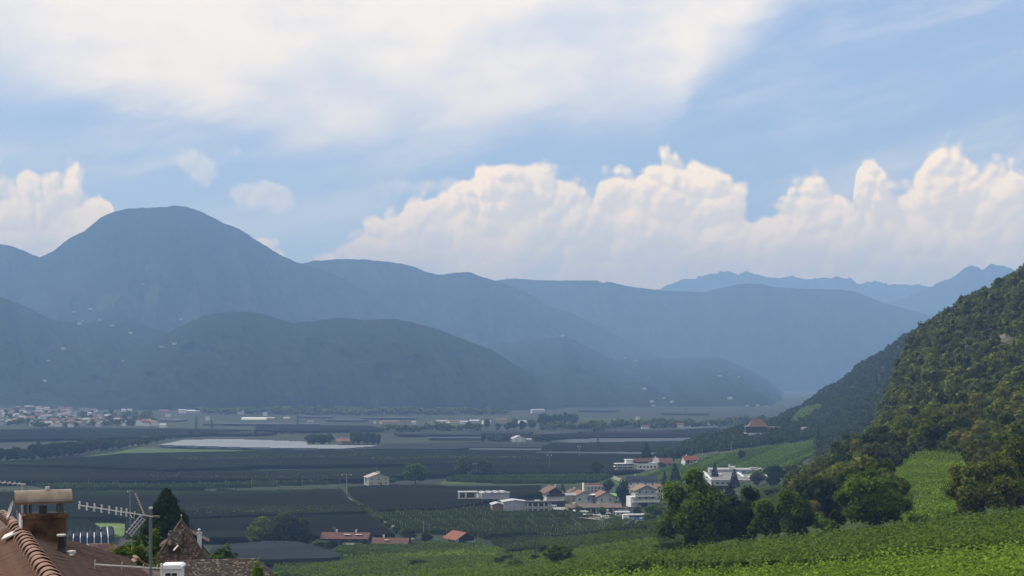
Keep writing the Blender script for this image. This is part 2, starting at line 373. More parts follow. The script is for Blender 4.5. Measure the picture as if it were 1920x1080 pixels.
# ================================================================== MOUNTAINS
def mountcol(scale):
    def f(t, P, c, b):
        n2 = t.noise(t.vm('ADD', P, (900, 80, 20)), .0016/scale, 5, .6)
        c = t.mix(t.m('MULTIPLY', t.ss(n2, .60, .68), .45), c, (.06, .085, .04))
        n3 = t.noise(t.vm('MULTIPLY', P, (1, 1, .8)), .006/scale, 6, .7)
        c = t.mix(t.m('MULTIPLY', t.ss(n3, .60, .70), .28), c, (.10, .085, .075))
        return c
    return f
M_mt = [mat('mountain_forest_%s' % a, (.020, .028, .016), .95, (.009, .014, .010), s, .5, .0, detail=8, extra=mountcol(k)) for a, s, k in (('close', .03, .8), ('middle', .014, 1.4), ('distant', .006, 3))]
MOUNT = {}
def mountain(name, label, ridge, Yf, Yc, mt, seed, step=2.5, rows=60, jag=.9, spur=.35, pw=.8):
    rx = [p[0] for p in ridge]; ry = [p[1] for p in ridge]
    pxs = np.arange(rx[0], rx[-1]+.1, step); cr = np.interp(pxs, rx, ry)
    k = np.exp(-np.linspace(-2, 2, 9)**2); k /= k.sum(); cr = .5*cr+.5*np.convolve(np.pad(cr, 4, mode='edge'), k, 'valid')
    cr = cr+snoise(pxs, pxs*0, 14, seed, 4)*jag*1.4+snoise(pxs, pxs*0+9, 4, seed+5, 2)*jag
    t = np.linspace(0, 1, rows); b = HY+H*F/Yf+3
    PX, Tt = np.meshgrid(pxs, t, indexing='ij'); C = cr[:, None]
    py = b+(C-b)*Tt**pw
    env = np.sin(np.pi*np.clip(Tt, 0, 1))**.7
    r = 1-np.abs(snoise(PX+Tt*90, Tt*130+seed*9, 70, seed, 5))*2      # ridged spurs running down the slope
    YY = Yf+(Yc-Yf)*Tt-env*r*(Yc-Yf)*spur*.30*(.35+.65*np.clip((b-C)/150, 0, 1))
    YY = np.maximum.accumulate(np.maximum(YY, Yf*.97), axis=1)+Tt*2
    Z = zof(py, YY); X = wx(PX, YY)
    MOUNT[name+str(seed)] = (pxs, py, YY)
    # crest rounds off and drops behind
    Yb = YY[:, -1:]+np.array([[60, 300, 900]])*(Yc/4500); Zb = np.stack([Z[:, -1]-10, Z[:, -1]*.75-20, Z[:, -1]*0-20], 1)
    Xb = wx(pxs[:, None], Yb)
    me = grid_mesh(name, np.concatenate([X, Xb], 1), np.concatenate([YY, Yb], 1), np.concatenate([Z, Zb], 1), mt)
    return tag(link(name, me), kind='structure', label=label)
def on_mount(key, px, py):
    pxs, P_, Y_ = MOUNT[key]; i = int(np.argmin(abs(pxs-px))); col = P_[i][::-1]; Y = float(np.interp(py, col, Y_[i][::-1]))
    return (wx(px, Y), Y, zof(py, Y))
mountain('wooded_hill', 'low long wooded hill at the far edge of the valley', [(-400,726),(0,716),(100,702),(190,682),(250,658),(300,634),(340,611),(380,592),(430,584),(480,585),(520,597),(550,606),(600,600),(640,596),(690,600),(740,598),(770,604),(830,620),(880,640),(920,655),(960,680),(1000,705),(1030,735),(1060,758),(1085,775)], 3300, 4200, M_mt[0], 1, spur=.55, pw=.62)
mountain('foothill', 'terraced foothill with farms below the domed mountain', [(-500,500),(-100,540),(0,556),(50,575),(100,600),(150,606),(210,600),(260,607),(310,622),(350,640),(420,700),(480,760)], 3500, 4700, M_mt[0], 2, spur=.5)
mountain('wooded_hill', 'wooded knoll with a white house on top, right of the long low hill', [(820,680),(880,655),(940,641),(980,638),(1030,633),(1060,631),(1078,638),(1110,655),(1150,672),(1190,696),(1240,730),(1310,766)], 3550, 6000, M_mt[0], 3, spur=.5)
mountain('wooded_hill', 'low hazy wooded hill dotted with houses, at the far end of the valley', [(1080,700),(1150,668),(1200,667),(1260,672),(1330,668),(1352,671),(1400,690),(1440,712),(1470,738),(1530,766)], 3650, 6600, M_mt[1], 4, spur=.5)
mountain('mountain', 'large dome shaped dark blue mountain', [(-300,700),(0,560),(60,500),(76,482),(100,470),(130,447),(160,432),(190,407),(215,396),(240,391),(300,388),(330,386),(350,388),(380,398),(420,418),(450,430),(480,450),(520,475),(555,492),(600,503),(650,525),(700,555),(750,575),(800,595),(850,615),(900,640),(960,680),(1000,720),(1050,760)], 5000, 6700, M_mt[1], 5, rows=80, spur=.5)
mountain('mountain', 'blue mountain shoulder cut off by the frame behind the dome', [(-800,330),(-300,400),(-100,436),(0,457),(30,464),(60,478),(76,483),(150,520),(300,650)], 5500, 6900, M_mt[1], 6)
mountain('mountain', 'blue mountain ridge with a second small summit, right of the dome', [(380,560),(500,505),(560,495),(590,489),(640,486),(690,487),(740,492),(780,501),(800,510),(825,516),(855,511),(880,510),(905,520),(940,530),(980,545),(1010,560),(1030,575),(1060,582),(1100,600),(1140,618),(1180,640),(1230,665),(1300,700),(1380,750)], 5900, 7500, M_mt[1], 7, rows=80, spur=.5)
mountain('mountain', 'long flat topped pale blue ridge closing the valley', [(800,560),(935,525),(965,522),(1000,525),(1060,526),(1120,526),(1130,531),(1140,528),(1180,537),(1240,545),(1320,548),(1350,540),(1390,532),(1430,532),(1450,538),(1520,542),(1580,543),(1610,548),(1640,562),(1680,575),(1740,590),(1800,610),(1900,650),(2100,740)], 7300, 9000, M_mt[2], 8, jag=.5)
mountain('mountain', 'faint jagged mountain range on the horizon', [(1100,590),(1235,540),(1270,528),(1300,522),(1330,514),(1365,508),(1385,515),(1400,508),(1425,517),(1460,523),(1485,516),(1520,525),(1545,522),(1590,521),(1610,530),(1640,527),(1670,533),(1720,532),(1800,545),(1900,560),(2200,620)], 11800, 13300, M_mt[2], 9, jag=2.6)
mountain('mountain', 'faint twin peaked mountain above the right hillside', [(1560,620),(1650,580),(1690,560),(1740,540),(1760,528),(1790,520),(1812,500),(1828,498),(1840,504),(1858,495),(1890,500),(1910,510),(1960,520),(2300,600)], 10300, 11600, M_mt[2], 10, jag=2.6)
# ================================================================== HAZE
hz = MB().box((0, 7200, 590), (18000, 15000, 1192))
M_h = bpy.data.materials.new('haze'); M_h.use_nodes = True; M_h.node_tree.nodes.clear(); t = NT(M_h.node_tree)
pv = t.n.new('ShaderNodeVolumePrincipled'); pv.inputs['Color'].default_value = (.305, .54, 1.0, 1); pv.inputs['Density'].default_value = 1.42e-4; pv.inputs['Absorption Color'].default_value = (.2, .2, .2, 1)
pv.inputs['Density Attribute'].default_value = ''; M_h.cycles.homogeneous_volume = True
pv.inputs['Anisotropy'].default_value = 0.0
o_ = t.n.new('ShaderNodeOutputMaterial'); t.l.new(pv.outputs[0], o_.inputs['Volume'])
tag(hz.obj('haze', M_h), kind='stuff', label='blue summer haze filling the valley air')
# ================================================================== VEGETATION
L_hill = leafmat('leaves_hillside', (.020, .030, .005), (.160, .190, .028), .35, .8, (.16, .125, .024))
L_dark = leafmat('leaves_dark', (.008, .018, .007), (.035, .055, .016), .25, .3)
L_tree = leafmat('leaves_tree', (.015, .032, .005), (.115, .180, .024), .35, .4)
L_brown = leafmat('leaves_olive', (.025, .032, .010), (.085, .085, .026), .3, .3)
L_gold = leafmat('leaves_golden', (.022, .038, .008), (.20, .21, .030), .35, .4)
L_vine = leafmat('leaves_vine', (.045, .085, .009), (.19, .32, .035), .45, .5)
L_vine_bright = leafmat('leaves_vine_bright', (.050, .095, .010), (.27, .42, .055), .45, .35)
L_vine2 = leafmat('leaves_vine_dark', (.024, .046, .008), (.135, .215, .038), .45, .6)
L_orch = leafmat('leaves_orchard', (.016, .032, .009), (.085, .125, .034), .35, .6)
M_bark = mat('bark', (.09, .07, .05), .95, (.04, .03, .022), 3, .5, .1, stretch=(1, 1, .3))
_ico = [(-1,1.618,0),(1,1.618,0),(-1,-1.618,0),(1,-1.618,0),(0,-1,1.618),(0,1,1.618),(0,-1,-1.618),(0,1,-1.618),(1.618,0,-1),(1.618,0,1),(-1.618,0,-1),(-1.618,0,1)]
ICO_V = np.array(_ico, float)/1.902
ICO_F = np.array([(0,11,5),(0,5,1),(0,1,7),(0,7,10),(0,10,11),(1,5,9),(5,11,4),(11,10,2),(10,7,6),(7,1,8),(3,9,4),(3,4,2),(3,2,6),(3,6,8),(3,8,9),(4,9,5),(2,4,11),(6,2,10),(8,6,7),(9,8,1)])
def leafquads(P, Nrm, size, rng):
    """quads at P facing roughly Nrm"""
    n = len(P); Nn = Nrm+rng.normal(0, .55, (n, 3)); Nn /= np.linalg.norm(Nn, axis=1, keepdims=True)
    A = np.cross(Nn, rng.normal(0, 1, (n, 3))); A /= np.linalg.norm(A, axis=1, keepdims=True); B = np.cross(Nn, A)
    s = (size*rng.uniform(.6, 1.35, n))[:, None]; e = rng.uniform(.55, .9, n)[:, None]
    V = np.stack([P-A*s, P-B*s*e, P+A*s+Nn*s*.25, P+B*s*e], 1).reshape(-1, 3)*1.0
    return V, np.arange(n*4).reshape(-1, 4)
def crown_arrays(seed, n, rad=.42, z0=.12, z1=1.0, lobes=14, leaf=.045, cores=True, shape='round', lr=(.36, .56), q1=.68):
    rng = np.random.default_rng(seed); zc, hz_ = (z0+z1)/2, (z1-z0)/2
    C = []; Rr = []
    for k in range(lobes):
        if shape == 'cone':
            t = (k+.5)/lobes; a = k*2.4; r = rad*(1-t)*.62; C.append((r*math.cos(a), r*math.sin(a), z0+(z1-z0)*t*.93)); Rr.append(rad*(.30+.42*(1-t)))
        elif shape == 'fir':
            t = (k+.5)/lobes; a = k*2.4; r = rad*(1-t)**.8*.80*rng.uniform(.75, 1.15); C.append((r*math.cos(a), r*math.sin(a), z0+(z1-z0)*t*.95)); Rr.append(rad*(.10+.24*(1-t)))
        elif shape == 'column':
            t = (k+.5)/lobes; a = k*2.4; C.append((rad*.3*math.cos(a), rad*.3*math.sin(a), z0+(z1-z0)*t*.95)); Rr.append(rad*.75*(1-.6*t**3))
        else:
            d = rng.normal(0, 1, 3); d /= np.linalg.norm(d); q = rng.uniform(.25, q1)
            C.append((d[0]*rad*q, d[1]*rad*q, zc+d[2]*hz_*q)); Rr.append(rad*rng.uniform(*lr)*(1-.25*q))
    C = np.array(C); Rr = np.array(Rr); w = Rr**2; w /= w.sum()
    j = rng.choice(lobes, n, p=w); D = rng.normal(0, 1, (n, 3)); D /= np.linalg.norm(D, axis=1, keepdims=True)
    P = C[j]+D*(Rr[j]*rng.uniform(.72, 1.12, n))[:, None]*np.array([1, 1, .92 if shape == 'round' else .8])
    if shape == 'cone': P[:, 2] -= np.linalg.norm(P[:, :2], axis=1)*.22
    lt = rng.uniform(-.25, .25, lobes)
    V, Fq = leafquads(P, D+(0, 0, .35), leaf, rng)
    tint = np.repeat(np.clip(.45+lt[j]+rng.normal(0, .27, n), 0, 1), 4)
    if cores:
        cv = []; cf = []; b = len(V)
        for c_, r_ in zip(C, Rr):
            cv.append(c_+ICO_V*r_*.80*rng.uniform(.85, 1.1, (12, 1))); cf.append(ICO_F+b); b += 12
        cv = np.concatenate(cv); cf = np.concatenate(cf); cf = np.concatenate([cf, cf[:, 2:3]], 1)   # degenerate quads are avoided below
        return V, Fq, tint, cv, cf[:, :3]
    return V, Fq, tint, None, None
def tri(Fq): return np.concatenate([Fq[:, [0,1,2]], Fq[:, [0,2,3]]])
def crown_mesh(name, mt, scale=(1,1,1), **k):
    V, Fq, tint, cv, cf = crown_arrays(**k)
    Ft = tri(Fq)
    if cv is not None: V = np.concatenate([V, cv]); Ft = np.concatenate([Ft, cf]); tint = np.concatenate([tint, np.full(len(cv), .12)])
    return npmesh(name, V*np.array(scale), Ft, mt, False, tint)
def trunk_mb(seed, h, w, crown0=.15):
    rng = random.Random(seed); mb = MB(); top = np.array((rng.uniform(-.03, .03)*h, rng.uniform(-.03, .03)*h, h*.55))
    r = h*.028; mb.tube((0, 0, -.6), top*.5, r*1.25, r, 8); mb.tube(top*.5, top, r, r*.6, 8); mb.tube(top, top+np.array((0, 0, h*.3)), r*.6, r*.15, 6)
    for k in range(6):
        a = k*1.05+rng.uniform(0, .6); z = rng.uniform(crown0+.05, .55)*h; d = w*.33
        mb.tube((top[0]*z/h, top[1]*z/h, z), (math.cos(a)*d, math.sin(a)*d, z+h*.22), r*.5, r*.12, 5)
    return mb
PROTO = {}
def proto(kind):
    """shared crown and trunk meshes of unit height; several variants of each kind"""
    if kind in PROTO: return PROTO[kind]
    base, v = kind.rsplit('/', 1); v = int(v)
    spec = {'hill': (L_hill, dict(n=1500, rad=.50, z0=.0, lobes=16, leaf=.046, lr=(.26, .44), q1=.8)),
            'broad': (L_tree, dict(n=1300, rad=.42, z0=.0, lobes=16, leaf=.042)),
            'darkbroad': (L_dark, dict(n=1300, rad=.42, z0=-.03, lobes=16, leaf=.042)),
            'olive': (L_brown, dict(n=1100, rad=.42, z0=.0, lobes=15, leaf=.042)),
            'conifer': (L_dark, dict(n=1200, rad=.30, z0=.04, lobes=44, leaf=.034, shape='fir')),
            'column': (L_dark, dict(n=700, rad=.13, z0=.03, lobes=9, leaf=.024, shape='column')),
            'bush': (L_tree, dict(n=600, rad=.52, z0=.0, lobes=8, leaf=.065)),
            'darkbush': (L_dark, dict(n=700, rad=.52, z0=-.1, lobes=9, leaf=.06))}[base]
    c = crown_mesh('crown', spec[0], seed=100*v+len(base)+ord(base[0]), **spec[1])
    t = trunk_mb(v, 1.0, .8).mesh('trunk', M_bark)
    PROTO[kind] = (c, t); return PROTO[kind]
def tree(kind, loc, h, w, label, group=None, name=None, cat='tree', rz=None):
    base = kind.split('/')[0]
    name = name or {'conifer': 'conifer_tree', 'column': 'cypress_tree', 'bush': 'bush', 'darkbush': 'bush'}.get(base, 'broadleaf_tree')
    rad = {'hill': 1.0, 'broad': .84, 'darkbroad': .84, 'olive': .84, 'conifer': .64, 'column': .3, 'bush': 1.04, 'darkbush': 1.04}[base]
    c, t = proto(kind); sx = w/rad
    rz = random.uniform(0, 6.28) if rz is None else rz
    if base in ('bush', 'darkbush'):
        o = link(name, c, None, loc, rz); o.scale = (sx, sx, h); return tag(o, label, 'bush' if cat == 'tree' else cat, group)
    e = empty(name, loc, rz, label, cat, group)
    o = link('crown', c, e); o.scale = (sx, sx, h)
    o = link('trunk', t, e); o.scale = (h*.8, h*.8, h)
    return e
def ptree(kind, px, pyb, pyt, wpx, label, group=None, Y=None, **k):
    """tree standing on the ground seen at (px, pyb), its top at row pyt"""
    if Y is None:
        p = hit(px, pyb)
    else: p = (wx(px, Y), Y, gz(wx(px, Y), Y))
    s = p[1]/F
    top = zof(pyt, p[1])
    return tree(kind, (p[0], p[1], p[2]-.1), top-p[2]+.1, wpx*s, label, group, **k)
def hero(name, seed, px, pyb, pyt, wpx, mt, label, n=6000, leaf=.34, lobes=34, Y=None, z0=.06, cat='tree', shape='round'):
    if Y is None: p = hit(px, pyb)
    else: p = (wx(px, Y), Y, gz(wx(px, Y), Y))
    s = p[1]/F; h = zof(pyt, p[1])-p[2]; w = wpx*s
    e = empty(name, (p[0], p[1], p[2]-.2), 0, label, cat)
    V, Fq, tint, cv, cf = crown_arrays(seed, n, rad=.5, z0=z0, lobes=lobes, leaf=0.0001, shape=shape, lr=(.22, .40), q1=.86)
    # rebuild the leaves at real size after scaling the positions
    rng = np.random.default_rng(seed); P = V.reshape(-1, 4, 3).mean(1)*np.array([w*.98, w*.98, h]); cen = np.array([0, 0, h*.45])
    D = P-cen; D /= np.linalg.norm(D, axis=1, keepdims=True)+1e-6
    V, Fq = leafquads(P, D+(0, 0, .3), leaf, rng); Ft = tri(Fq)
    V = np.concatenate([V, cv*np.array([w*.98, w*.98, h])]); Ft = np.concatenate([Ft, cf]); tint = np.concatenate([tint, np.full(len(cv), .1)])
    link('crown', npmesh('crown', V, Ft, mt, False, tint), e)
    trunk_mb(seed, h, w).obj('trunk', M_bark, e)
    return e
def inpoly(px, py, poly):
    c = False; n = len(poly)
    for i in range(n):
        (x1, y1), (x2, y2) = poly[i], poly[(i+1) % n]
        if (y1 > py) != (y2 > py) and px < (x2-x1)*(py-y1)/(y2-y1)+x1: c = not c
    return c
def topx(x, y, z): return (x*F/y+CX, HY+(H-z)*F/y)
# ---- the patch vineyard on the hillside, the near vineyard and rocks keep the trees away
PATCH = [(1652,905),(1690,872),(1745,853),(1800,858),(1822,900),(1795,960),(1750,992),(1700,992),(1676,945)]
V_FAR = [(1190,893),(1290,862),(1400,842),(1530,824),(1533,850),(1490,878),(1420,892),(1340,904),(1200,903)]
ROCKS = [(1870,640,26),(1838,668,20),(1800,700,22),(1775,725,20),(1905,620,20),(1900,800,26),(1880,655,14),(1700,690,9),(1845,858,12),(1735,700,0)]
forest = []
rng = np.random.default_rng(11)
for Y in np.arange(255, 975, 7.2):
    for x in np.arange(wx(1440, Y), wx(2150, Y), 7.2):
        x_ = x+rng.uniform(-2.6, 2.6); y_ = Y+rng.uniform(-2.6, 2.6); px = x_*F/y_+CX
        zn = float(near_z(px, y_)); zm = float(mid_z(px, y_))
        if zn < 12 or zm > zn: continue
        _, py = topx(x_, y_, zn)
        if py > 1005-(px-1500)*.10+(12 if px > 1700 else 0): continue
        if y_ < 330-(px-1700)*.05 and px > 1560: continue
        if px < 1560 and not (y_ > 330 and px > 1500-(y_-330)*.05): continue
        if inpoly(px, py, PATCH) or inpoly(px, py-6, PATCH): continue
        if 1655 < px < 1840 and py > 862 and y_ < 430: continue
        if any(abs(px-a) < r*.75 and abs(py-b) < r*.42 for a, b, r in ROCKS): continue
        forest.append((x_, y_, zn, px, py))
forest.sort(key=lambda q: q[1])
seen = [q for q in forest if q[3] < 1935 and q[4] < 1000]
N_IND = 200
ind = set(id(q) for q in seen[:N_IND])
def near_word(px, py): 
    return 'beside the bright green terraced vineyard' if py > 780 and px < 1870 else ('high on the slope' if py < 680 else 'on the middle of the slope')
for i, q in enumerate(seen[:N_IND]):
    k = i % 6; base = ['hill', 'hill', 'hill', 'darkbroad', 'hill', 'olive'][k]
    c, t = proto(base+'/%d' % (i*7 % 4+1)); g_ = rng.uniform(0, 1)**1.4; h = 6.5+9.5*g_; w = 7+9*g_*rng.uniform(.75, 1.15)
    nm = {'hill': 'green', 'darkbroad': 'dark green', 'olive': 'olive brown'}[base]
    o = link('broadleaf_tree', c, None, (q[0], q[1], q[2]-1.0), rng.uniform(0, 6.28)); rad = {'hill': 1.0}.get(base, .84)
    o.scale = (w/rad, w/rad, h)
    tag(o, '%s tree in the dense hillside wood, %s' % (nm, near_word(q[3], q[4])), 'tree', 'trees covering the steep hillside')
def forest_mesh(name, label, pts, nleaf, leaf, mt, hr, wr, nvar=6, seed=5):
    """a wood of joined small crowns"""
    rng = np.random.default_rng(seed); vs = []; fs = []; ts = []; b = 0
    var = [crown_arrays(seed*31+k, nleaf, rad=.5, z0=.0, lobes=6, leaf=leaf) for k in range(nvar)]
    for (x, y, z) in pts:
        V, Fq, tint, cv, cf = var[rng.integers(nvar)]
        a = rng.uniform(0, 6.28); h = rng.uniform(*hr); w = rng.uniform(*wr); ca, sa = math.cos(a)*w, math.sin(a)*w
        P = np.concatenate([V, cv]); Q = np.stack([P[:, 0]*ca-P[:, 1]*sa+x, P[:, 0]*sa+P[:, 1]*ca+y, P[:, 2]*h+z-.8], 1)
        vs.append(Q); fs.append(np.concatenate([tri(Fq), cf])+b); b += len(P)
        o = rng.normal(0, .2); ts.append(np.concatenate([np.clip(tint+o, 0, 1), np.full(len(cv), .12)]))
    return tag(link(name, npmesh(name, np.concatenate(vs), np.concatenate(fs), mt, False, np.concatenate(ts))), label, kind='stuff')
M_mix = leafmat('leaves_forest', (.020, .028, .005), (.155, .178, .028), .3, 0.0)
rest = [(q[0], q[1], q[2]) for q in forest if id(q) not in ind]
forest_mesh('forest', 'dense mixed green and yellowing wood on the upper hillside', rest, 150, .085, M_mix, (5, 13), (7, 12.5))
midf = []
for Y in np.arange(880, 2080, 9.0):
    for x in np.arange(wx(1240, Y), wx(2060, Y), 9.0):
        x_ = x+rng.uniform(-4, 4); y_ = Y+rng.uniform(-4, 4); px = x_*F/y_+CX; zm = float(mid_z(px, y_))
        if zm < 1.5 or float(near_z(px, y_)) > zm: continue
        if y_ < 1240 and px < 1528: continue
        _, py = topx(x_, y_, zm)
        if inpoly(px, py, V_FAR) or inpoly(px, py-4, V_FAR): continue
        if inpoly(px, py, [(1476,792),(1500,768),(1545,758),(1540,768),(1510,788),(1485,800)]): continue
        if 1392 < px < 1445 and 803 < py < 823 and y_ < 1500: continue
        midf.append((x_, y_, zm))
forest_mesh('forest', 'darker hazy wood covering the second ridge and the knoll', midf, 46, .13, leafmat('leaves_forest_dark', (.012, .022, .009), (.050, .066, .022), .25, 0.0), (6, 10), (9, 13), seed=9)
print('forest', len(forest), len(seen), len(midf))
# ---- rocks showing between the trees
M_rock = mat('hillside_rock', (.17, .14, .11), .9, (.075, .068, .055), .5, .8, .2, detail=8)
for i, (a, b, r) in enumerate(ROCKS):
    if r == 0: continue
    p = hit(a, b)
    if not p: continue
    s = p[1]/F*r; rr = np.random.default_rng(i+40); V = []; n1, n2 = 18, 14
    for u in range(n1):
        for v in range(n2):
            X = (u/(n1-1)-.5)*2.3*s; Yv = (v/(n2-1)-.5)*3.2*s
            e = math.cos(min(1, abs(X)/(1.15*s))*1.57)*math.cos(min(1, abs(Yv)/(1.6*s))*1.57)
            V.append((p[0]+X, p[1]+Yv, gz(p[0]+X, p[1]+Yv)-1.5+3.4*e**.5*(1+.0)))
    V = np.array(V); V[:, 2] += snoise(V[:, 0], V[:, 1], 3.5, i, 4)*1.4; V[:, :2] += rr.normal(0, .22, (len(V), 2))
    ii = np.arange(n1-1)[:, None]*n2+np.arange(n2-1)[None]; Fq = np.stack([ii, ii+n2, ii+n2+1, ii+1], -1).reshape(-1, 4)
    where = ['largest, high near the frame edge', 'just below the largest one', 'in the middle of the slope', 'lowest of the diagonal line', 'topmost, cut by the frame', 'beside the golden trees near the frame edge', 'small one under the top outcrop', 'small one on the skyline spur', 'beside the upper end of the bright vineyard'][i]
    tag(link('rock_outcrop', npmesh('rock_outcrop', V, Fq, M_rock)), 'bare tan rock outcrop among hillside trees, '+where, 'rock', 'rock outcrops on the hillside')
# ---- single trees
hero('broadleaf_tree', 1, 1300, 1040, 880, 162, L_tree, 'largest dark green tree, standing alone before the village', n=13000, leaf=.36, Y=300, lobes=70, z0=.0)
hero('broadleaf_tree', 2, 1388, 1035, 905, 100, L_dark, 'loose dark tree directly right of the largest tree', n=7000, leaf=.30, Y=290, z0=.0)
hero('broadleaf_tree', 3, 1436, 1020, 922, 80, L_tree, 'green tree second to the right of the largest tree', n=5500, leaf=.28, Y=280, z0=.0)
hero('broadleaf_tree', 4, 1490, 1012, 915, 92, L_tree, 'upright green tree left of the pale green bush', n=6500, leaf=.28, Y=275, z0=.0)
hero('bush', 5, 1545, 1000, 946, 62, L_vine, 'pale bright green bush behind the round dark bush', n=2200, leaf=.26, Y=285, lobes=14, z0=0, cat='bush')
hero('bush', 6, 1567, 1000, 952, 38, L_dark, 'small round dark bush at the edge of the vineyard', n=2200, leaf=.2, Y=252, lobes=14, z0=0, cat='bush')
hero('broadleaf_tree', 7, 1636, 995, 876, 150, L_tree, 'big round crowned tree left of the bright terraced vineyard', n=12000, leaf=.29, Y=258, lobes=60, z0=.0)
hero('broadleaf_tree', 8, 1842, 972, 846, 150, L_gold, 'golden green tree right of the bright terraced vineyard', n=11000, leaf=.27, Y=258, lobes=54, z0=.0)
hero('broadleaf_tree', 9, 1908, 962, 800, 100, L_gold, 'tall yellowing tree at the frame edge above the vines', n=10000, leaf=.27, Y=268, lobes=50, z0=.0)
hero('broadleaf_tree', 10, 1668, 905, 800, 118, L_dark, 'broad dark tree behind the big round crowned tree', n=6000, leaf=.42, Y=475, lobes=30)
hero('broadleaf_tree', 11, 1600, 930, 808, 96, L_hill, 'green tree with an orange tinge above the village edge', n=4500, leaf=.45, Y=560, lobes=26)
hero('conifer_tree', 12, 312, 1150, 908, 215, L_dark, 'tall dark conifer behind the pyramid roofed tower', n=8000, leaf=.22, Y=205, lobes=130, shape='fir')
hero('broadleaf_tree', 13, 248, 1110, 958, 165, L_tree, 'leafy bright green tree behind the television antenna mast', n=6000, leaf=.14, Y=95, lobes=30)
for px, b, tp, w, k, lab, Yv in [
    (490,1024,966,70,'broad','round dark tree, leftmost of the clump beside the long net',None),
    (531,1022,951,58,'olive','olive brown tree in the middle of the clump left of the red roofed barn',None),
    (568,1022,955,44,'darkbroad','dark narrow tree at the right end of the clump left of the barn',None),
    (779,908,866,50,'broad','round dark tree right of the beige farmhouse',None),
    (868,895,856,38,'olive','left one of two brownish trees beside the lamp pylons',None),
    (907,896,859,42,'olive','right one of two brownish trees beside the lamp pylons',None),
    (945,896,876,14,'darkbroad','tiny dark tree right of the two brownish trees',None),
    (800,1018,992,28,'darkbroad','small dark tree between the low barn and the open shed',None),
    (768,1012,984,34,'olive','pale shrubby tree above the low red roofed barn',None),
    (1120,893,864,28,'darkbroad','dark tree at the start of the pale road to the white villa',None),
    (1212,870,829,32,'conifer','dark cedar rising behind the white villa',None),
    (1266,912,866,30,'conifer','dark conifer below the small white house on the vineyard slope',None),
    (1246,912,882,14,'conifer','slim small conifer left of the dark one under the vineyard slope',None),
    (1340,912,866,22,'conifer','pointed conifer behind the flat roofed factory',None),
    (1377,915,878,22,'conifer','rounder conifer behind the flat roofed factory, beside the pointed one',None),
    (1368,975,905,44,'conifer','dark spruce standing before the flat roofed factory',620),
    (1168,948,884,30,'darkbroad','tall dark tree left of the solar roofed house',None),
    (1390,862,841,18,'darkbroad','lone round bush like tree on the vineyard slope',None),
    (1534,838,797,8,'column','slim dark cypress at the end of the vineyard slope',None),
    (1450,915,868,44,'darkbroad','dark evergreen mass above the factory roof',None),
    (1480,905,862,40,'darkbroad','dark evergreen beside the maroon roofed house',None),
    (1420,912,880,36,'olive','greyish tree above the factory roof',None),
    (1508,930,872,40,'darkbroad','dark tree right of the maroon roofed house',None),
    (1055,930,905,14,'conifer','small conifer beside the chalet with dark balcony',None),
    (1140,925,893,26,'olive','grey green tree behind the white box house',None),
    (1320,985,925,60,'broad','green tree filling the gap left of the factory',600),
    (1412,985,926,40,'broad','green tree in front of the middle of the factory',560),
    (1456,985,912,50,'darkbroad','dark tree in front of the right end of the factory',560),
    (1230,975,940,50,'broad','green tree before the balcony house, right of the coach',None),
    (1195,968,945,20,'darkbroad','dark tree before the coach park',None),
    (1085,965,945,18,'broad','green tree at the corner of the long low hall',None),
    (1010,955,915,20,'darkbroad','dark tree in front of the chalet',None),
    (730,1021,1002,14,'darkbroad','small dark tree against the low red roofed barn',None),
    (700,1022,1004,16,'broad','pale green small tree against the low red roofed barn',None),
    (762,1020,1002,18,'darkbroad','dark shrubby tree at the gable end of the low red roofed barn',None)]:
    kk = k+'/%d' % random.randint(1, 3)
    ptree(kk, px, b, tp, w, lab, Y=Yv)
BUSH = [(790,1066,1043,54,'dark bush in the vineyard below the open shed'),(667,950,940,14,'small bush at the upper bend of the gravel track'),(676,958,946,18,'bush hiding the middle of the gravel track'),(726,992,978,20,'bush beside the lower part of the gravel track'),(742,1001,986,24,'dense bush near the lower end of the gravel track'),(756,1008,992,22,'bush at the lower end of the gravel track'),(694,968,957,14,'small bush on the field side of the gravel track'),(935,1066,1044,34,'dark bush left of the long hedge in the lower vineyard'),
 (968,1072,1048,44,'pale rounded bush in the lower vineyard'),(1052,1066,1018,84,'large pale willow like bush in the lower vineyard'),(1005,1058,1040,26,'small dark bush beside the willow like bush'),
 (640,1018,1010,20,'low shrub under the dark barn wall'),(600,1028,1012,36,'broad bush left of the red roofed barn'),(620,1028,1014,30,'dark bush directly left of the barn'),(855,1018,1006,26,'bush before the open shed'),
 (414,1060,1010,84,'loose green bush right of the tower roof'),(880,1017,1004,24,'bush at the right corner of the open shed'),(1215,978,962,30,'shrub before the parked coach'),(1080,1000,985,22,'small bush on the orchard slope'),
 (705,906,895,26,'dark shrub behind the beige farmhouse'),(690,909,896,16,'dark shrub at the left wall of the beige farmhouse'),(737,908,896,20,'shrub at the right wall of the beige farmhouse'),(1066,992,978,34,'round bush at the right end of the orchard hedge'),(1045,990,978,28,'dark bush at the right end of the orchard hedge'),
 (905,1052,1038,26,'dark bush just left of the short hedge'),(950,1058,1040,34,'round dark bush under the short hedge'),(1085,1050,1036,30,'dull bush right of the willow like bush'),(825,1068,1056,30,'low bush beside the dark bush below the open shed'),(1260,870,858,14,'dark bush beside the red roofed house behind the villa'),(1242,880,868,16,'dark bush in front of the villa garden'),(1130,968,950,30,'shrub before the long low hall'),(1060,950,940,16,'shrub under the chalet yard')]
for i, (px, b, tp, w, lab) in enumerate(BUSH):
    ptree(('darkbush/%d' if 'dark' in lab else 'bush/%d') % (i % 3+1), px, b, tp-2, w, lab, Y=260 if px == 414 else None)
